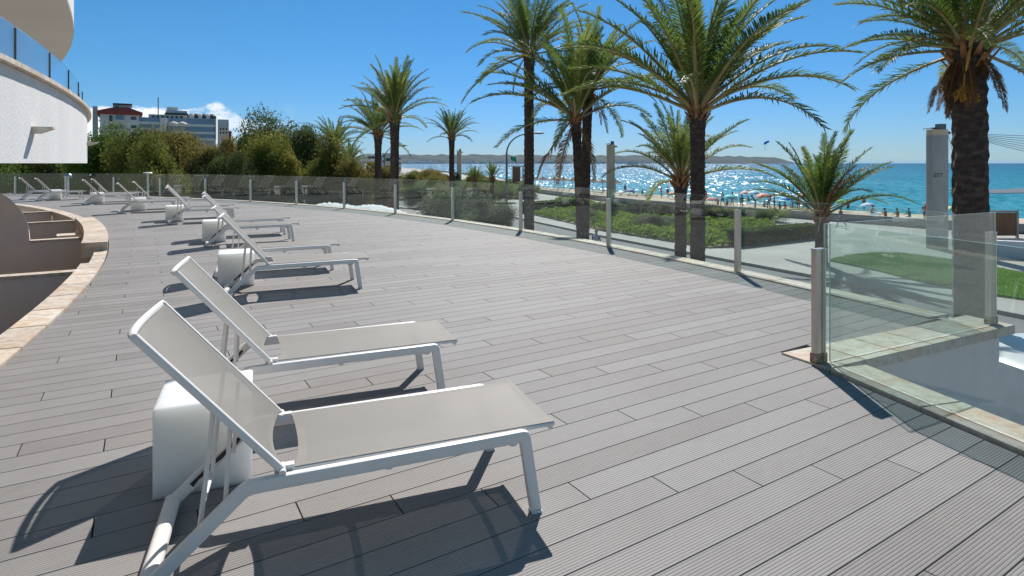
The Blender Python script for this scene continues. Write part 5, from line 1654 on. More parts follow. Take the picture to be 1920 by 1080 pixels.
# parasail
M['parasail'] = mat("blue_parasail", (0.01, 0.24, 0.62), rough=0.6)
pc = at_depth(1437, 267, 420)
ps = tag(empty("parasail", pc), "tiny blue parasail canopy in the sky above the sea", "parasail")
b_ = MB(); seg = 14
V = [(2.3 * math.sin(R(a)) * math.cos(2 * math.pi * k / seg), 1.5 * math.sin(R(a)) * math.sin(2 * math.pi * k / seg), 1.5 * math.cos(R(a)) - 0.4) for a in (2, 25, 50, 75, 95) for k in range(seg)]
b_.add([Matrix.Rotation(R(-35), 3, 'Y') @ Vector(v) for v in V], [(i * seg + k, i * seg + (k + 1) % seg, (i + 1) * seg + (k + 1) % seg, (i + 1) * seg + k) for i in range(4) for k in range(seg)]); b_.build("canopy", M['parasail'], ps, 180)
for a in range(0, 360, 60):
    b_ = MB(); b_.tube([Matrix.Rotation(R(-35), 3, 'Y') @ Vector((2.2 * math.cos(R(a)), 1.4 * math.sin(R(a)), -0.5)), (-1.2, 0, -6.0)], 0.02, 3); b_.build("line", M['iron'], ps)

# beach sunbeds: a low dark row
M['sunbed'] = mat("dark_sunbed", (0.05, 0.06, 0.07), rough=0.6)
b_ = MB(); b_.box(-0.9, 0.55, -0.32, 0.32, 0.26, 0.32); sb1 = b_.mesh("bed"); sb1.materials.append(M['sunbed'])
b_ = MB(); b_.box(0, 0.65, -0.32, 0.32, -0.03, 0.03, M=Matrix.Translation((0.55, 0, 0.3)) @ Matrix.Rotation(R(-38), 4, 'Y')); sb2 = b_.mesh("headrest"); sb2.materials.append(M['sunbed'])
b_ = MB(); b_.box(-0.025, 0.025, -0.025, 0.025, -0.02, 0.26); sb3 = b_.mesh("leg"); sb3.materials.append(M['iron'])
for i, (px, d) in enumerate(((1020, 115), (1040, 112), (1062, 110), (1123, 100), (1160, 99), (1172, 97), (1187, 96), (1203, 95))):
    x = (px - 960) / F_PX * d
    e_ = tag(empty("beach_sunbed", (x, d, sand_z(x, d) + 0.02), rng.uniform(-0.4, 0.4)), "low dark beach sunbed, %s of the row counted rightward from the tower" % side_words[i], "sunbed", "dark sunbeds on the beach")
    for nm, me, lc in (("bed", sb1, (0, 0, 0)), ("headrest", sb2, (0, 0, 0)), ("leg", sb3, (-0.8, -0.28, 0)), ("leg", sb3, (-0.8, 0.28, 0)), ("leg", sb3, (0.5, -0.28, 0)), ("leg", sb3, (0.5, 0.28, 0))):
        o = bpy.data.objects.new(nm, me); COL.objects.link(o); o.parent = e_; o.location = lc

# slatted wooden hut, low wall and awning at the right edge
hp = gpx(1876, 446)
hut = tag(empty("wooden_screen", (hp.x, hp.y, STREET)), "brown vertical-slat wooden screen in a grey frame, right of thick palm", "screen")
wS = 2.15
for i in range(13):
    b_ = MB(); b_.box(-wS / 2 + i * wS / 13 + 0.01, -wS / 2 + (i + 1) * wS / 13 - 0.012, -0.03, 0.0, 0.15, 1.75); b_.build("slat", M['wood'], hut)
for x0, x1, z0_, nm in ((-wS / 2 - 0.14, -wS / 2 - 0.005, 0, "frame_post"), (wS / 2 + 0.005, wS / 2 + 0.14, 0, "frame_post"), (-wS / 2 - 0.002, wS / 2 + 0.002, 1.78, "frame_rail")):
    b_ = MB(); b_.box(x0, x1, -0.08, 0.06, z0_, 1.92); b_.build(nm, M['lowwall'], hut)
lw = gpx(1925, 492)
ww = MB(); ww.box(-1.5, 4.0, -0.2, 0.2, 0, 0.95); o = ww.build("white_wall", M['plaster']); o.location = (lw.x, lw.y + 1.5, STREET); o.rotation_euler = (0, 0, R(-24)); tag(o, "low white wall at the right edge beyond the lawn", "wall")
aw = tag(empty("shade_sail", (hp.x + 6.2, hp.y + 8, STREET)), "dark low shade sail behind the wooden screen", "awning")
b_ = MB(); b_.sweep([(-4.5, 0, 2.95), (-1.5, 0, 2.75), (2, 0, 2.8), (6, 0, 3.0)], [(-1.6, 0), (1.6, 0.12), (1.6, 0.17), (-1.6, 0.05)], side=(0, 1, 0)); b_.build("sail", M['iron'], aw)
for x in (-4.3, 5.8):
    b_ = MB(); b_.tube([(x, 0, 0), (x, 0, 2.98)], 0.05, 8); b_.build("pole", M['iron'], aw)

# white parked van beside the building corner
def van(loc, rz):
    e_ = tag(empty("parked_van", (loc[0], loc[1], STREET), rz), "white van parked below the terrace corner", "van")
    mw = mat("white_car_paint", (0.78, 0.79, 0.80), rough=0.25); mg = mat("dark_car_glass", (0.02, 0.025, 0.03), rough=0.08); mt = mat("tyre_rubber", (0.02, 0.02, 0.02), rough=0.8)
    prof = [(-2.2, 0.30), (2.05, 0.30), (2.25, 0.42), (2.28, 0.78), (2.15, 1.02), (1.45, 1.18), (0.75, 1.86), (0.45, 1.95), (-1.95, 1.97), (-2.18, 1.85), (-2.28, 0.9), (-2.26, 0.42)]
    b_ = MB(); n_ = len(prof)
    V = []
    for y, s, zt_ in ((-0.86, 0.97, 0.0), (-0.90, 1.0, 0.0), (0.90, 1.0, 0.0), (0.86, 0.97, 0.0)):
        for (x, z) in prof:
            yy = y * (1.0 if z < 1.1 else 1 - 0.16 * (z - 1.1) / 0.87)
            V.append((x * s, yy, z if abs(y) > 0.88 else 0.3 + (z - 0.3) * 0.98))
    Fc = [(r_ * n_ + i, r_ * n_ + (i + 1) % n_, (r_ + 1) * n_ + (i + 1) % n_, (r_ + 1) * n_ + i) for r_ in range(3) for i in range(n_)] + [tuple(range(n_)), tuple(range(4 * n_ - 1, 3 * n_ - 1, -1))]
    b_.add(V, Fc); b_.build("body", mw, e_, 35)
    b_ = MB(); b_.add([(1.42, -0.74, 1.23), (1.42, 0.74, 1.23), (0.80, 0.66, 1.83), (0.80, -0.66, 1.83)], [(0, 1, 2, 3)]); b_.v = [(x + 0.012, y, z + 0.012) for x, y, z in b_.v]; b_.build("windscreen", mg, e_)
    for s in (-1, 1):
        for x0, x1 in ((0.05, 1.05), (-1.0, -0.08), (-2.0, -1.1)):
            b_ = MB(); b_.add([(x0, s * 0.893, 1.16), (x1, s * 0.893, 1.16), (x1 - (0.38 if x1 > 1 else 0.02), s * 0.808, 1.74), (x0 + 0.03, s * 0.808, 1.74)], [(0, 1, 2, 3)]); b_.build("side_window", mg, e_)
        for x in (-1.4, 1.45):
            b_ = MB(); b_.tube([(x, s * 0.68, 0.33), (x, s * 0.915, 0.33)], 0.33, 20); w_ = b_.build("wheel", mt, e_, 40)
            b_ = MB(); b_.tube([(x, s * 0.90, 0.33), (x, s * 0.925, 0.33)], 0.2, 16); b_.build("rim", M['steel'], w_, 40)
        b_ = MB(); b_.box(2.2, 2.295, s * 0.72 - 0.16, s * 0.72 + 0.16, 0.72, 0.9); b_.build("headlight", M['lamp_white'], e_)
    return e_
vp = at(1925, 668, STREET + 1.97)
van((10.35, 10.72), R(8))
# small blue car and red skip glimpsed past the tufted palm
def small_car(loc, rz, col, label):
    e_ = tag(empty("parked_car", (loc[0], loc[1], ROAD + 0.006), rz), label, "car")
    mw = mat("car_paint", col, rough=0.25); mg = mat("car_glass", (0.02, 0.03, 0.04), rough=0.08); mt = mat("tyre", (0.02, 0.02, 0.02), rough=0.8)
    prof = [(-1.95, 0.28), (1.9, 0.28), (2.02, 0.45), (1.98, 0.72), (1.75, 0.84), (0.95, 0.95), (0.25, 1.40), (-0.25, 1.46), (-1.05, 1.42), (-1.75, 1.0), (-1.98, 0.92), (-2.0, 0.45)]
    b_ = MB(); n_ = len(prof)
    V = [(x, y * (1 if z < 0.97 else 1 - 0.22 * (z - 0.97) / 0.5), z) for y in (-0.82, 0.82) for x, z in prof]
    b_.add(V, [(i, (i + 1) % n_, n_ + (i + 1) % n_, n_ + i) for i in range(n_)] + [tuple(range(n_)), tuple(range(2 * n_ - 1, n_ - 1, -1))]); b_.build("body", mw, e_, 30)
    b_ = MB(); b_.add([(0.93, -0.72, 1.0), (0.93, 0.72, 1.0), (0.33, 0.62, 1.385), (0.33, -0.62, 1.385)], [(0, 1, 2, 3)]); b_.v = [(x + 0.02, y, z + 0.02) for x, y, z in b_.v]; b_.build("windscreen", mg, e_)
    for s in (-1, 1):
        b_ = MB(); b_.add([(0.75, s * 0.822, 1.0), (-1.5, s * 0.822, 1.0), (-1.0, s * 0.675, 1.37), (0.25, s * 0.675, 1.36)], [(0, 1, 2, 3)]); b_.build("side_window", mg, e_)
        for x in (-1.25, 1.25):
            b_ = MB(); b_.tube([(x, s * 0.64, 0.3), (x, s * 0.84, 0.3)], 0.3, 16); b_.build("wheel", mt, e_, 40)
        b_ = MB(); b_.box(1.9, 2.0, s * 0.6 - 0.16, s * 0.6 + 0.16, 0.6, 0.74); b_.build("headlight", M['lamp_white'], e_)
bp_ = at(729, 364, ROAD)
small_car((bp_.x, bp_.y), R(-65), (0.05, 0.12, 0.35), "small blue car on the street beside the tufted palm")
rp = at(703, 392, STREET)
sk = tag(empty("planter_box", (rp.x, rp.y, STREET), R(10)), "red open-topped planter box on the pavement left of the tufted palm", "planter")
M['red'] = mat("red_panel", (0.36, 0.045, 0.04), rough=0.6)
for (x0, x1, y0, y1) in ((-2.0, 2.0, -1.0, -0.9), (-2.0, 2.0, 0.9, 1.0), (-2.0, -1.9, -0.898, 0.898), (1.9, 2.0, -0.898, 0.898)):
    b_ = MB(); b_.box(x0, x1, y0, y1, 0, 1.3); b_.build("side_panel", M['red'], sk)
b_ = MB(); b_.box(-1.89, 1.89, -0.89, 0.89, 0.02, 1.1); b_.build("soil_fill", M['soil'], sk)
# rumpled white cover on the lower roof just outside the railing
M['cloth_white'] = mat("white_sheet", [(0.3, (0.70, 0.71, 0.73)), (0.7, (0.80, 0.81, 0.82))], scale=2, rough=0.8, bump=0.5, bump_scale=2.5, bump_dist=0.15)
def canopy_mound():
    a0_, a1_ = 46.6, 54.5
    V, n1, n2 = [], 34, 14
    r_ = random.Random(9)
    for i in range(n1 + 1):
        t = i / n1
        for j in range(n2 + 1):
            q = j / n2
            p = arc(FC, FR + 0.45 + 1.9 * q, a0_ + (a1_ - a0_) * t)
            bump_ = math.sin(math.pi * t) ** 0.7 * math.sin(math.pi * (0.12 + 0.76 * q)) * (0.75 + 0.25 * math.sin(t * 9))
            V.append((p[0], p[1], -0.36 + 0.50 * bump_ + 0.05 * math.sin(i * 1.7 + j * 2.3) + r_.uniform(-0.02, 0.02)))
    b_ = MB(); b_.add(V, [(i * (n2 + 1) + j, (i + 1) * (n2 + 1) + j, (i + 1) * (n2 + 1) + j + 1, i * (n2 + 1) + j + 1) for i in range(n1) for j in range(n2)])
    o = b_.build("white_cover", M['cloth_white'], smooth=180); tag(o, "rumpled white cover on the low roof just outside the railing", "cover")
    b_ = MB(); b_.prism([Vector(arc(FC, FR + 0.38, a)) for a in np.arange(43.5, 55, 1)] + [Vector(arc(FC, FR + 3.2, a)) for a in np.arange(54, 43, -1)], STREET - 0.05, -0.45)
    tag(b_.build("kiosk", M['plaster']), "low flat-roofed white kiosk against the terrace wall", "building")
canopy_mound()

# ================================================================ buildings behind the trees
def block(mb_, x0, x1, y0, y1, z0, z1, m=0): mb_.box(x0, x1, y0, y1, z0, z1, m)
M['bwhite'] = mat("white_render", [(0.3, (0.62, 0.60, 0.58)), (0.7, (0.70, 0.68, 0.66))], scale=0.2, rough=0.9)
M['bgrey'] = mat("grey_render", [(0.3, (0.40, 0.42, 0.45)), (0.7, (0.48, 0.50, 0.53))], scale=0.2, rough=0.9)
M['bbeige'] = mat("beige_render", [(0.3, (0.48, 0.42, 0.34)), (0.7, (0.56, 0.50, 0.42))], scale=0.2, rough=0.9)
M['bglass'] = mat("blue_balustrade_glass", [(0.3, (0.13, 0.21, 0.30)), (0.7, (0.19, 0.28, 0.38))], scale=0.3, rough=0.12)
M['bwin'] = mat("dark_window", (0.035, 0.045, 0.055), rough=0.1)
M['tile_red'] = mat("red_roof_tile", [(0.3, (0.20, 0.035, 0.025)), (0.7, (0.30, 0.06, 0.045))], scale=0.8, rough=0.8)
M['shade_dark'] = mat("dark_fascia", (0.05, 0.045, 0.045), rough=0.7)
def bz(y, d): return EYE + (HORIZON - y) * d / F_PX - STREET
def bxx(px, ref, d): return (px - ref) * d / F_PX
def building(name, ref, d, label):
    x_ = (ref - 960) / F_PX * d
    e_ = empty(name, (x_, d, STREET), -math.atan2(x_, d)); e_.scale = (math.cos(math.atan2(x_, d)), 1, 1)
    return tag(e_, label, "building", "buildings behind the trees")
# red-roofed block
d = 140.0; ref = 225
b1 = building("apartment_building", ref, d, "white apartment block with dark red tiled roof above the trees")
X = lambda px: bxx(px, ref, d); Z = lambda y: bz(y, d)
b_ = MB(); b_.box(X(188), X(262), 0, 14, 0, Z(214)); b_.build("wall", M['bwhite'], b1)
b_ = MB()
b_.add([(X(183), -1, Z(215)), (X(268), -1, Z(215)), (X(268), 15, Z(215)), (X(183), 15, Z(215)), (X(183), -1, Z(209)), (X(268), -1, Z(210)), (X(268), 15, Z(210)), (X(183), 15, Z(209)),
        (X(212), -0.6, Z(202)), (X(240), -0.6, Z(201)), (X(240), 10, Z(200)), (X(212), 10, Z(200))],
       [(0, 1, 5, 4), (1, 2, 6, 5), (2, 3, 7, 6), (3, 0, 4, 7), (4, 5, 9, 8), (5, 6, 10, 9), (6, 7, 11, 10), (7, 4, 8, 11), (8, 9, 10, 11), (3, 2, 1, 0)])
b_.build("roof", M['tile_red'], b1)
b_ = MB(); b_.box(X(213), X(246), 1, 9, Z(206), Z(196)); b_.build("penthouse", M['bwhite'], b1)
b_ = MB(); b_.box(X(211.5), X(248), 0.2, 9.5, Z(196) + 0.005, Z(193.5)); b_.build("penthouse_roof", M['shade_dark'], b1)
b_ = MB(); b_.box(X(216), X(221), 0.9, 0.995, Z(205), Z(198)); b_.build("window", M['bwin'], b1)
for (x0, x1, y0, y1, m) in ((205, 211, 228, 217, 'bwin'), (217, 233, 224, 216, 'bglass'), (246, 256, 224, 218, 'bwin'), (205, 211, 238, 233, 'bwin'), (217, 233, 241, 234, 'bglass'), (246, 256, 240, 234, 'bwin'), (246, 256, 254, 248, 'bwin'), (205, 211, 254, 247, 'bwin')):
    b_ = MB(); b_.box(X(x0), X(x1), -0.06, -0.004, Z(y0), Z(y1)); w_ = b_.build("window", M[m], b1)
    b_ = MB(); b_.box(X(x0) - 0.15, X(x1) + 0.15, -0.22, -0.004, Z(y0) - 0.2, Z(y0) - 0.01); b_.build("sill", M['bwhite'], w_)
for yb in (229, 246):
    b_ = MB(); b_.box(X(214), X(236), -1.6, -0.003, Z(yb), Z(yb - 3)); b_.build("balcony", M['bwhite'], b1)
b_ = MB(); b_.box(X(174), X(183), 2, 6, 0, Z(200)); b_.build("stair_tower", M['bgrey'], b1)
# glassy hotel with stepped terraces
d = 120.0; ref = 330
b2 = building("glassy_hotel", ref, d, "pale hotel with blue glass balustrades on stepped terraces")
X = lambda px: bxx(px, ref, d); Z = lambda y: bz(y, d)
for nm, x0, x1, y0, y1, t, m in (("main_block", 262, 408, 2, 16, 221, 'bgrey'), ("upper_storey", 278, 352, 4, 15, 213, 'bbeige'), ("roof_block", 310, 352, 6, 14, 203, 'bwhite'), ("plant_room", 312, 334, 7, 13, 195.5, 'bwhite'), ("side_wing", 350, 406, 1, 15, 220, 'bgrey')):
    b_ = MB(); b_.box(X(x0), X(x1), y0 + (0.02 if nm == "side_wing" else 0), y1 - (0.02 if nm == "side_wing" else 0), 0 if nm != "upper_storey" else Z(222), Z(t)); b_.build(nm, M[m], b2)
b_ = MB(); b_.box(X(308), X(354), 5, 14.5, Z(211.5), Z(208.5)); b_.build("cornice", M['shade_dark'], b2)
for (x0, x1, y0, y1) in ((262, 304, 230, 222), (262, 300, 241, 231.5), (316, 404, 232, 222), (316, 404, 246, 234), (340, 404, 258, 248)):
    b_ = MB(); b_.box(X(x0), X(x1), -0.5, -0.42, Z(y0), Z(y1)); b_.build("glass_balustrade", M['bglass'], b2)
    b_ = MB(); b_.box(X(x0), X(x1) + 0.3, -0.6, 1.99, Z(y0) - 0.5, Z(y0) - 0.01); b_.build("terrace_slab", M['bwhite'], b2)
b_ = MB(); b_.box(X(300.5), X(312), -0.7, 1.0, Z(248), Z(222)); b_.build("white_pier", M['bwhite'], b2)
b_ = MB(); b_.box(X(405.5), X(407.5), -0.7, 1.0, Z(262), Z(220)); b_.build("edge_pier", M['bwhite'], b2)
for k in range(7):
    b_ = MB(); b_.box(X(284 + k * 9), X(289 + k * 9), 3.9, 3.99, Z(219.5), Z(215)); b_.build("window", M['bwin'], b2)
for k in range(4):
    b_ = MB(); b_.box(X(327 + k * 5), X(330 + k * 5), 0.9, 0.99, Z(233), Z(228)); b_.build("window", M['bwin'], b2)
for k in range(6):
    b_ = MB(); b_.lathe([(1.0, 0), (1.0, 0.9), (0.5, 1.3), (0.05, 1.35)], 10, c=(X(362 + k * 8), 6, Z(220))); b_.build("roof_tank", M['shade_dark' if k % 2 else 'bwhite'], b2)
b_ = MB(); b_.tube([(X(295), 8, Z(213)), (X(295), 8, Z(177))], 0.12, 5); b_.build("antenna", M['iron'], b2)
for px in (326, 342):
    b_ = MB(); b_.lathe([(1.1, 0), (0.8, 0.25), (0.05, 0.5)], 12, c=(X(px), -3, Z(234))); b_.lathe([(0.06, -1.8), (0.06, 0.1)], 6, c=(X(px), -3, Z(234))); b_.build("terrace_parasol", M['bwhite'], b2)
d = 150.0; ref = 418
b3 = building("narrow_building", ref, d, "narrow grey-brown building right of the glassy hotel")
X = lambda px: bxx(px, ref, d); Z = lambda y: bz(y, d)
b_ = MB(); b_.box(X(408), X(429), 0, 10, 0, Z(224)); b_.build("wall", M['bgrey'], b3)
b_ = MB(); b_.box(X(409), X(428), -0.5, -0.003, Z(258), Z(237)); b_.build("brick_front", M['bbeige'], b3)
for i in range(3):
    for j in range(2):
        b_ = MB(); b_.box(X(412 + i * 5.5), X(415 + i * 5.5), -0.56, -0.503, Z(244 + j * 7), Z(240 + j * 7)); b_.build("window", M['bwin'], b3)
b_ = MB(); b_.box(X(429), X(434), 1, 8, 0, Z(245)); b_.build("red_annex", M['tile_red'], b3)
# far seaside blocks
for i, (x0, x1, ty, m, d, lab) in enumerate(((688, 704, 289, 'bwhite', 330, "far white seaside block left of the tufted palm's trunk"), (716, 734, 287, 'bgrey', 360, "far grey seaside block between the two tall palms"), (744, 752, 292, 'bwhite', 400, "far white seaside block right of the tufted palm"), (722, 738, 291, 'bbeige', 250, "orange-beige block behind the tufted palm's trunk"))):
    b4 = building("seaside_block", (x0 + x1) / 2, d, lab); b4["group"] = "far seaside buildings"
    hw = (x1 - x0) / 2 * d / F_PX; H = bz(ty, d)
    b_ = MB(); b_.box(-hw, hw, 0, 12, 0, H); b_.build("wall", M[m], b4)
    for f in range(3):
        b_ = MB(); b_.box(-hw * 0.85, hw * 0.85, -0.08, -0.004, H - 1.2 - f * 3.2 - 1.3, H - 1.2 - f * 3.2); b_.build("window", M['bwin'], b4)
# houses along the far shore: specks that read as one mass
gg = np.random.default_rng(33); b_ = MB()
for k in range(420):
    px = 765 + gg.random() ** 1.6 * 560; dd = 6480 + gg.uniform(0, 260)
    x = (px - 960) / F_PX * dd; w_, h_ = gg.uniform(8, 28), gg.uniform(6, 16); z = SEA + (dd - 6480) * 0.11
    b_.box(x - w_, x + w_, dd - 20, dd + 14, z - 6, z + h_)
tag(b_.build("far_town", M['bwhite']), "whitish far town strung along the opposite shore", kind="stuff")

# ================================================================ people
SKINS = {}
def cloth(c, nm="cloth"): return mat(nm, c, rough=0.8, coord="Object")
M['skin'] = mat("tanned_skin", (0.36, 0.19, 0.125), rough=0.55); M['skin_dark'] = mat("dark_skin", (0.10, 0.055, 0.038), rough=0.5)
M['hair_dark'] = mat("dark_hair", (0.025, 0.018, 0.014), rough=0.6); M['hair_fair'] = mat("fair_hair", (0.42, 0.22, 0.10), rough=0.6)
POSES = {
    # hip height, spine lean, per leg (thigh pitch, knee bend), per arm (raise, elbow), all in degrees
    "stand": dict(lean=2, legs=((4, 4), (-4, 4)), arms=((8, 12), (10, 15))),
    "walk": dict(lean=5, legs=((26, 10), (-22, 20)), arms=((-28, 20), (26, 25))),
    "stride": dict(lean=3, legs=((18, 6), (-16, 6)), arms=((22, 40), (18, 45))),
    "lean": dict(lean=38, legs=((14, 6), (2, 6)), arms=((60, 30), (50, 40))),
    "sit": dict(lean=14, legs=((82, 78), (78, 70)), arms=((40, 30), (34, 40))),
    "raise": dict(lean=4, legs=((6, 6), (-6, 6)), arms=((85, 95), (20, 60))),
}
def person(label, x, y, z, h, face, pose, top, bottom, skin='skin', hair='hair_dark', hat=None, skirt=None):
    """One continuous skinned body; +x of the figure is its front; face is the heading in radians."""
    P = POSES[pose]; S = h / 1.75
    hip = 0.92
    def rot(v, a): return Vector((v.x * math.cos(a) + v.z * math.sin(a), v.y, -v.x * math.sin(a) + v.z * math.cos(a)))
    J, Rr, E, Tg = [], [], [], []
    def add(p, r_, parent, t):
        J.append(Vector(p)); Rr.append(r_); Tg.append(t)
        if parent is not None: E.append((parent, len(J) - 1))
        return len(J) - 1
    L_leg = []
    for (th, kn) in P["legs"]:
        a = R(th); k = R(kn)
        knee = Vector((math.sin(a), 0, -math.cos(a))) * 0.44
        shin = Vector((math.sin(a - k), 0, -math.cos(a - k))) * 0.42
        L_leg.append((knee, shin))
    low = min((kn_ + sh).z for kn_, sh in L_leg) - 0.07
    hz = -low if pose != "sit" else 0.12
    pel = add((0, 0, hz), 0.125, None, 'b')
    la = R(P["lean"]); sp = Vector((math.sin(la), 0, math.cos(la)))
    belly = add(Vector((0, 0, hz)) + sp * 0.18, 0.115, pel, 't')
    chest = add(Vector((0, 0, hz)) + sp * 0.38, 0.135, belly, 't')
    nb = add(Vector((0, 0, hz)) + sp * 0.50, 0.085, chest, 't')
    sp2 = Vector((math.sin(la * 0.6), 0, math.cos(la * 0.6)))
    neck = add(J[nb] + sp2 * 0.07, 0.052, nb, 's')
    hd = add(J[neck] + sp2 * 0.09 + Vector((0.015, 0, 0)), 0.085, neck, 's')
    hd2 = add(J[hd] + sp2 * 0.085, 0.088, hd, 's')
    add(J[hd2] + sp2 * 0.045, 0.06, hd2, 's')
    for si, s in enumerate((-1, 1)):
        ar, el = P["arms"][si]
        sh = add(J[chest] + sp * 0.07 + Vector((0, 0.17 * s, 0)), 0.062, chest, 't')
        a = R(ar); e_ = R(el)
        elb = add(J[sh] + Vector((math.sin(a) * 0.28, 0.05 * s, -math.cos(a) * 0.28)), 0.042, sh, 's')
        wr = add(J[elb] + Vector((math.sin(a + e_) * 0.25, 0.0, -math.cos(a + e_) * 0.25)), 0.030, elb, 's')
        add(J[wr] + Vector((math.sin(a + e_) * 0.10, 0.0, -math.cos(a + e_) * 0.10)), 0.036, wr, 's')
        kv, sv = L_leg[si]
        hp_ = add((0, 0.095 * s, hz - 0.04), 0.095, pel, 'b')
        mt_ = add(Vector((0, 0.10 * s, hz)) + kv * 0.55, 0.082, hp_, 'b')
        kn_ = add(Vector((0, 0.10 * s, hz)) + kv, 0.058, mt_, 's')
        an = add(Vector((0, 0.10 * s, hz)) + kv + sv, 0.040, kn_, 's')
        add(J[an] + Vector((0.13, 0.02 * s, -0.035)), 0.034, an, 's')
    me = bpy.data.meshes.new("person"); me.from_pydata([tuple(p) for p in J], E, [])
    o = bpy.data.objects.new("person", me); COL.objects.link(o)
    sm = o.modifiers.new("skin", 'SKIN')
    for i, sv in enumerate(me.skin_vertices[0].data):
        sv.radius = (Rr[i], Rr[i]); sv.use_root = (i == 0)
    me.skin_vertices[0].data[chest].radius = (0.115, 0.165); me.skin_vertices[0].data[pel].radius = (0.115, 0.145)
    sb = o.modifiers.new("sub", 'SUBSURF'); sb.levels = 1; sb.render_levels = 1
    dg = bpy.context.evaluated_depsgraph_get()
    me2 = bpy.data.meshes.new_from_object(o.evaluated_get(dg))
    o.modifiers.clear(); o.data = me2; me2.name = "person"
    me2.materials.clear()
    for m_ in (M[skin], top if top is not None else M[skin], bottom if bottom is not None else M[skin]): me2.materials.append(m_)
    code = {'s': 0, 't': 1, 'b': 2}
    JA = np.array([[*p] for p in J]); segs = [(JA[a], JA[b], Tg[b] if Tg[a] == Tg[b] or Tg[b] != 's' else 's') for a, b in E]
    for pf in me2.polygons:
        c = np.array(pf.center); best = None
        for a, b, t in segs:
            ab = b - a; q = max(0, min(1, np.dot(c - a, ab) / max(1e-9, np.dot(ab, ab)))); dd = np.linalg.norm(c - a - ab * q)
            if best is None or dd < best[0]: best = (dd, t)
        pf.material_index = code[best[1]]; pf.use_smooth = True
    o.location = (x, y, z); o.rotation_euler = (0, 0, face); o.scale = (S, S, S)
    tag(o, label, "person")
    c = J[hd2]
    b_ = MB(); seg = 12
    V = [(c.x - 0.018 + 0.105 * math.sin(R(a)) * math.cos(2 * math.pi * k / seg), 0.098 * math.sin(R(a)) * math.sin(2 * math.pi * k / seg), c.z + 0.02 + 0.098 * math.cos(R(a)) - (0.05 if a > 90 else 0)) for a in (3, 30, 60, 90, 118) for k in range(seg)]
    b_.add(V, [(i * seg + k, i * seg + (k + 1) % seg, (i + 1) * seg + (k + 1) % seg, (i + 1) * seg + k) for i in range(4) for k in range(seg) if not (i == 3 and abs(k if k < 7 else k - 12) <= 2)])
    b_.build("hair" if not hat else "cap", hat or M[hair], o, 180)
    b_ = MB(); b_.add([(c.x + 0.083, -0.018, c.z - 0.055), (c.x + 0.083, 0.018, c.z - 0.055), (c.x + 0.112, 0, c.z - 0.05), (c.x + 0.086, 0, c.z - 0.005)], [(0, 1, 2), (0, 2, 3), (1, 3, 2)]); b_.build("nose", M[skin], o)
    if skirt is not None:
        b_ = MB(); b_.lathe([(0.20, hz - 0.42), (0.17, hz - 0.2), (0.135, hz + 0.02), (0.13, hz + 0.15)], 14); b_.build("skirt", skirt, o, 60)
    return o
def P_(px, y, z=None):
    """Standing place on the promenade (z given) or on the beach for a foot at photo row y."""
    if z is not None: return at(px, y, z)
    p = at(px, y, SAND)
    for _ in range(4): p = at(px, y, sand_z(p.x, p.y))
    return p
navy, black, white, grey, lblue, red, pink, teal = (cloth(c) for c in ((0.02, 0.03, 0.08), (0.012, 0.012, 0.014), (0.70, 0.70, 0.70), (0.22, 0.23, 0.25), (0.30, 0.45, 0.68), (0.55, 0.09, 0.05), (0.62, 0.30, 0.33), (0.05, 0.28, 0.30)))
q = at_depth(1118, 423, 33.0); person("person in light blue shirt walking on the street behind the railing", q.x, 33.0, ROAD + 0.008, 1.72, R(80), "walk", lblue, navy, hair='hair_fair')
q = P_(1577, 427, STREET); person("person in grey top striding across the plaza", q.x, q.y, q.z + 0.002, 1.72, R(190), "walk", grey, grey, skirt=grey)
q = P_(1735, 418); person("shirtless man in white cap and dark shorts left of the grey column", q.x, q.y, q.z, 1.78, R(70), "stride", None, navy, hat=white)
for px, lab, m_ in ((1661, "leftmost of three people sitting on the sand", None), (1684, "middle of three people sitting on the sand", None), (1706, "rightmost of three people sitting on the sand", teal)):
    q = P_(px, 408); person(lab, q.x, q.y, q.z, 1.72, R(100), "sit", m_, navy)
for px, y, h, po, t_, b__, lab, fc, sk_ in (
    (1391, 394, 1.72, "stand", black, black, "person in black with a bag beside the bare parapet", 60, 'skin_dark'),
    (1417, 394, 1.78, "lean", black, black, "person in black bending forward by the parapet", 150, 'skin_dark'),
    (1441, 395, 1.75, "lean", navy, navy, "person in dark clothes leaning down beside the bending one", 40, 'skin_dark'),
    (1355, 386, 1.80, "stride", white, navy, "person in white top near the turquoise umbrella", 200, 'skin'),
    (1373, 386, 1.74, "raise", red, pink, "person in red raising an arm behind the turquoise umbrella", 30, 'skin'),
    (1324, 381, 1.72, "stride", red, red, "person in orange-red beside the widest-crowned palm's trunk", 100, 'skin'),
    (1252, 371, 1.76, "stand", navy, navy, "dark standing person facing the sea, left of the bulging palm", 90, 'skin'),
    (1240, 370, 1.70, "stand", pink, pink, "person in pink standing next to the dark one", 120, 'skin'),
    (1205, 364, 1.75, "sit", navy, black, "dark person sitting at the water's edge", 90, 'skin'),
    (1222, 367, 1.70, "sit", pink, red, "person in pink sitting by the small yellow umbrella", 80, 'skin'),
    (1463, 394, 1.70, "sit", black, black, "person in black sitting below the blue umbrella, left one", 100, 'skin_dark'),
    (1473, 393, 1.72, "sit", red, black, "person sitting below the blue umbrella, right one", 100, 'skin_dark'),
    (1620, 394, 1.70, "stand", red, navy, "distant person in red near the water right of green umbrella", 90, 'skin'),
    (1800, 436, 1.70, "sit", red, navy, "sunbather in red seen through the glass beside the thick palm", 200, 'skin'),
    (1905, 428, 1.70, "sit", red, navy, "sunbather in red at the right edge beyond the wooden screen", 150, 'skin')):
    q = P_(px, y); person(lab, q.x, q.y, q.z, h, R(fc), po, t_, b__, sk_)

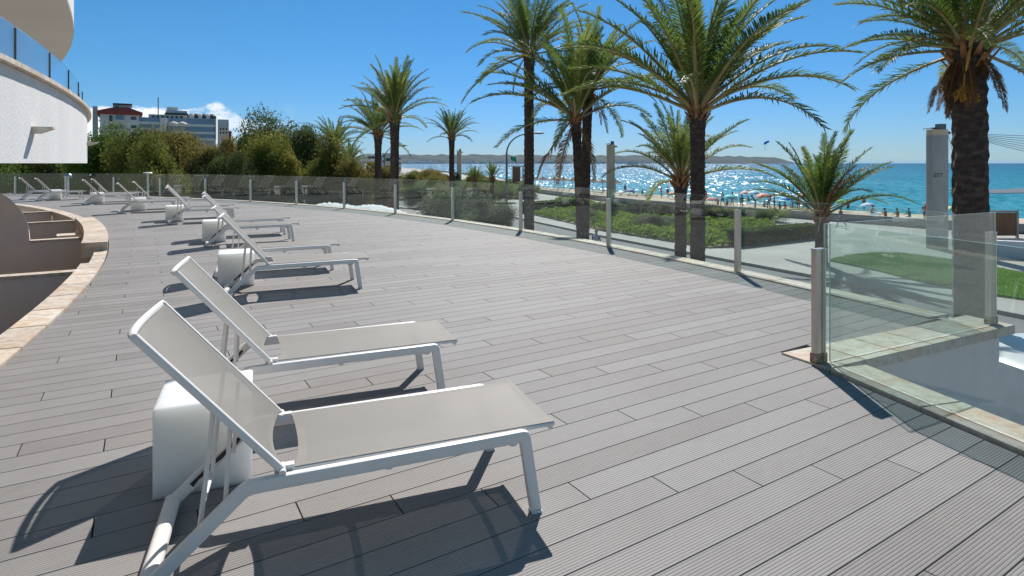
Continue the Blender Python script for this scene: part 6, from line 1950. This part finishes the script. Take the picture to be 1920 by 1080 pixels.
for k, (px, y, po, t_, b__, lab) in enumerate((
    (1300, 374, "sit", teal, navy, "person in teal sitting on the sand left of the widest-crowned palm"),
    (1188, 363, "sit", black, navy, "second dark sitter at the water's edge, nearer the parasols"),
    (1346, 384, "sit", red, red, "person in red sitting under the red and white umbrella"),
    (1382, 380, "sit", white, grey, "person in white sitting between turquoise and pink umbrellas"),
    (1404, 378, "sit", navy, navy, "dark person sitting under the pink umbrella"),
    (1425, 383, "stand", grey, red, "person in grey standing below the salmon umbrella"),
    (1452, 392, "stand", pink, black, "person in pink standing left of the blue umbrella"),
    (1487, 390, "sit", white, navy, "person in white sitting right of the blue umbrella"),
    (1515, 394, "sit", grey, grey, "person in grey sitting behind the young palm"),
    (1497, 397, "stand", teal, navy, "person in teal standing beside the young palm's crown"),
    (1590, 390, "sit", red, navy, "person in red sitting under the green umbrella"),
    (1172, 362, "stand", navy, black, "dark standing person right of the thatched parasols"),
    (1268, 372, "sit", black, black, "dark sitter under the orange umbrella"),
    (1286, 375, "stand", white, navy, "person in white standing under the white umbrella"),
    (1362, 388, "sit", black, navy, "dark sitter in front of the turquoise umbrella"),
    (1432, 388, "sit", navy, black, "dark sitter between the bending people"),
    (1506, 392, "stand", black, black, "person in black standing left of the young palm's trunk"),
    (1540, 391, "sit", teal, black, "person in teal sitting under the red umbrella"),
    (1634, 400, "sit", grey, navy, "person in grey sitting under the light blue umbrella"),
    (1760, 407, "sit", red, black, "person sitting behind the grey column's foot"))):
    q = P_(px, y); person(lab, q.x, q.y, q.z, 1.7, R(60 + k * 17), po, t_, b__, 'skin_dark' if k % 3 == 1 else 'skin')
M['towel'] = mat("beach_towel", (0.10, 0.30, 0.50), rough=0.9); M['towel2'] = mat("striped_towel", [(0.45, (0.62, 0.12, 0.10)), (0.55, (0.75, 0.70, 0.62))], scale=6, rough=0.9)
for k, (px, y, w) in enumerate(((1210, 367, "pale"), (1232, 372, "red"), (1312, 378, "blue"), (1352, 388, "red-striped"), (1410, 383, "blue"), (1478, 394, "red-striped"), (1640, 402, "blue"), (1715, 410, "red-striped"))):
    q = P_(px, y); b_ = MB()
    V = [(x * 0.95, yy * 0.45, 0.02 + 0.012 * math.sin(x * 5 + yy * 3 + k)) for yy in (-1, 0, 1) for x in (-1, -0.5, 0, 0.5, 1)]
    b_.add(V + [(a, b, c - 0.015) for a, b, c in V], [(r_ * 5 + i, r_ * 5 + i + 1, r_ * 5 + i + 6, r_ * 5 + i + 5) for r_ in range(2) for i in range(4)] + [(i, i + 1, 16 + i, 15 + i) for i in range(4)])
    o = b_.build("beach_towel", M['towel' if k % 2 == 0 else 'towel2']); o.location = (q.x, q.y, q.z + 0.03); o.rotation_euler = (0, 0, k * 0.7)
    tag(o, "%s beach towel spread on the sand, %s from the left" % (w, side_words[k]), "towel", "beach towels on the sand")

# ================================================================ sea air
def haze_box():
    b_ = MB(); b_.box(-75000, 75000, -400, 75000, SEA - 3.0, 140.0)
    m = bpy.data.materials.new("sea_haze"); m.use_nodes = True
    n, l = m.node_tree.nodes, m.node_tree.links
    n.remove(n["Principled BSDF"])
    v = n.new("ShaderNodeVolumePrincipled")
    v.inputs["Color"].default_value = (0.45, 0.72, 1.0, 1)
    v.inputs["Density"].default_value = 0.000014
    v.inputs["Anisotropy"].default_value = 0.2
    l.new(v.outputs[0], n["Material Output"].inputs["Volume"])
    o = b_.build("haze", m)
    return tag(o, "thin blue sea haze over the bay", kind="stuff")
haze_box()
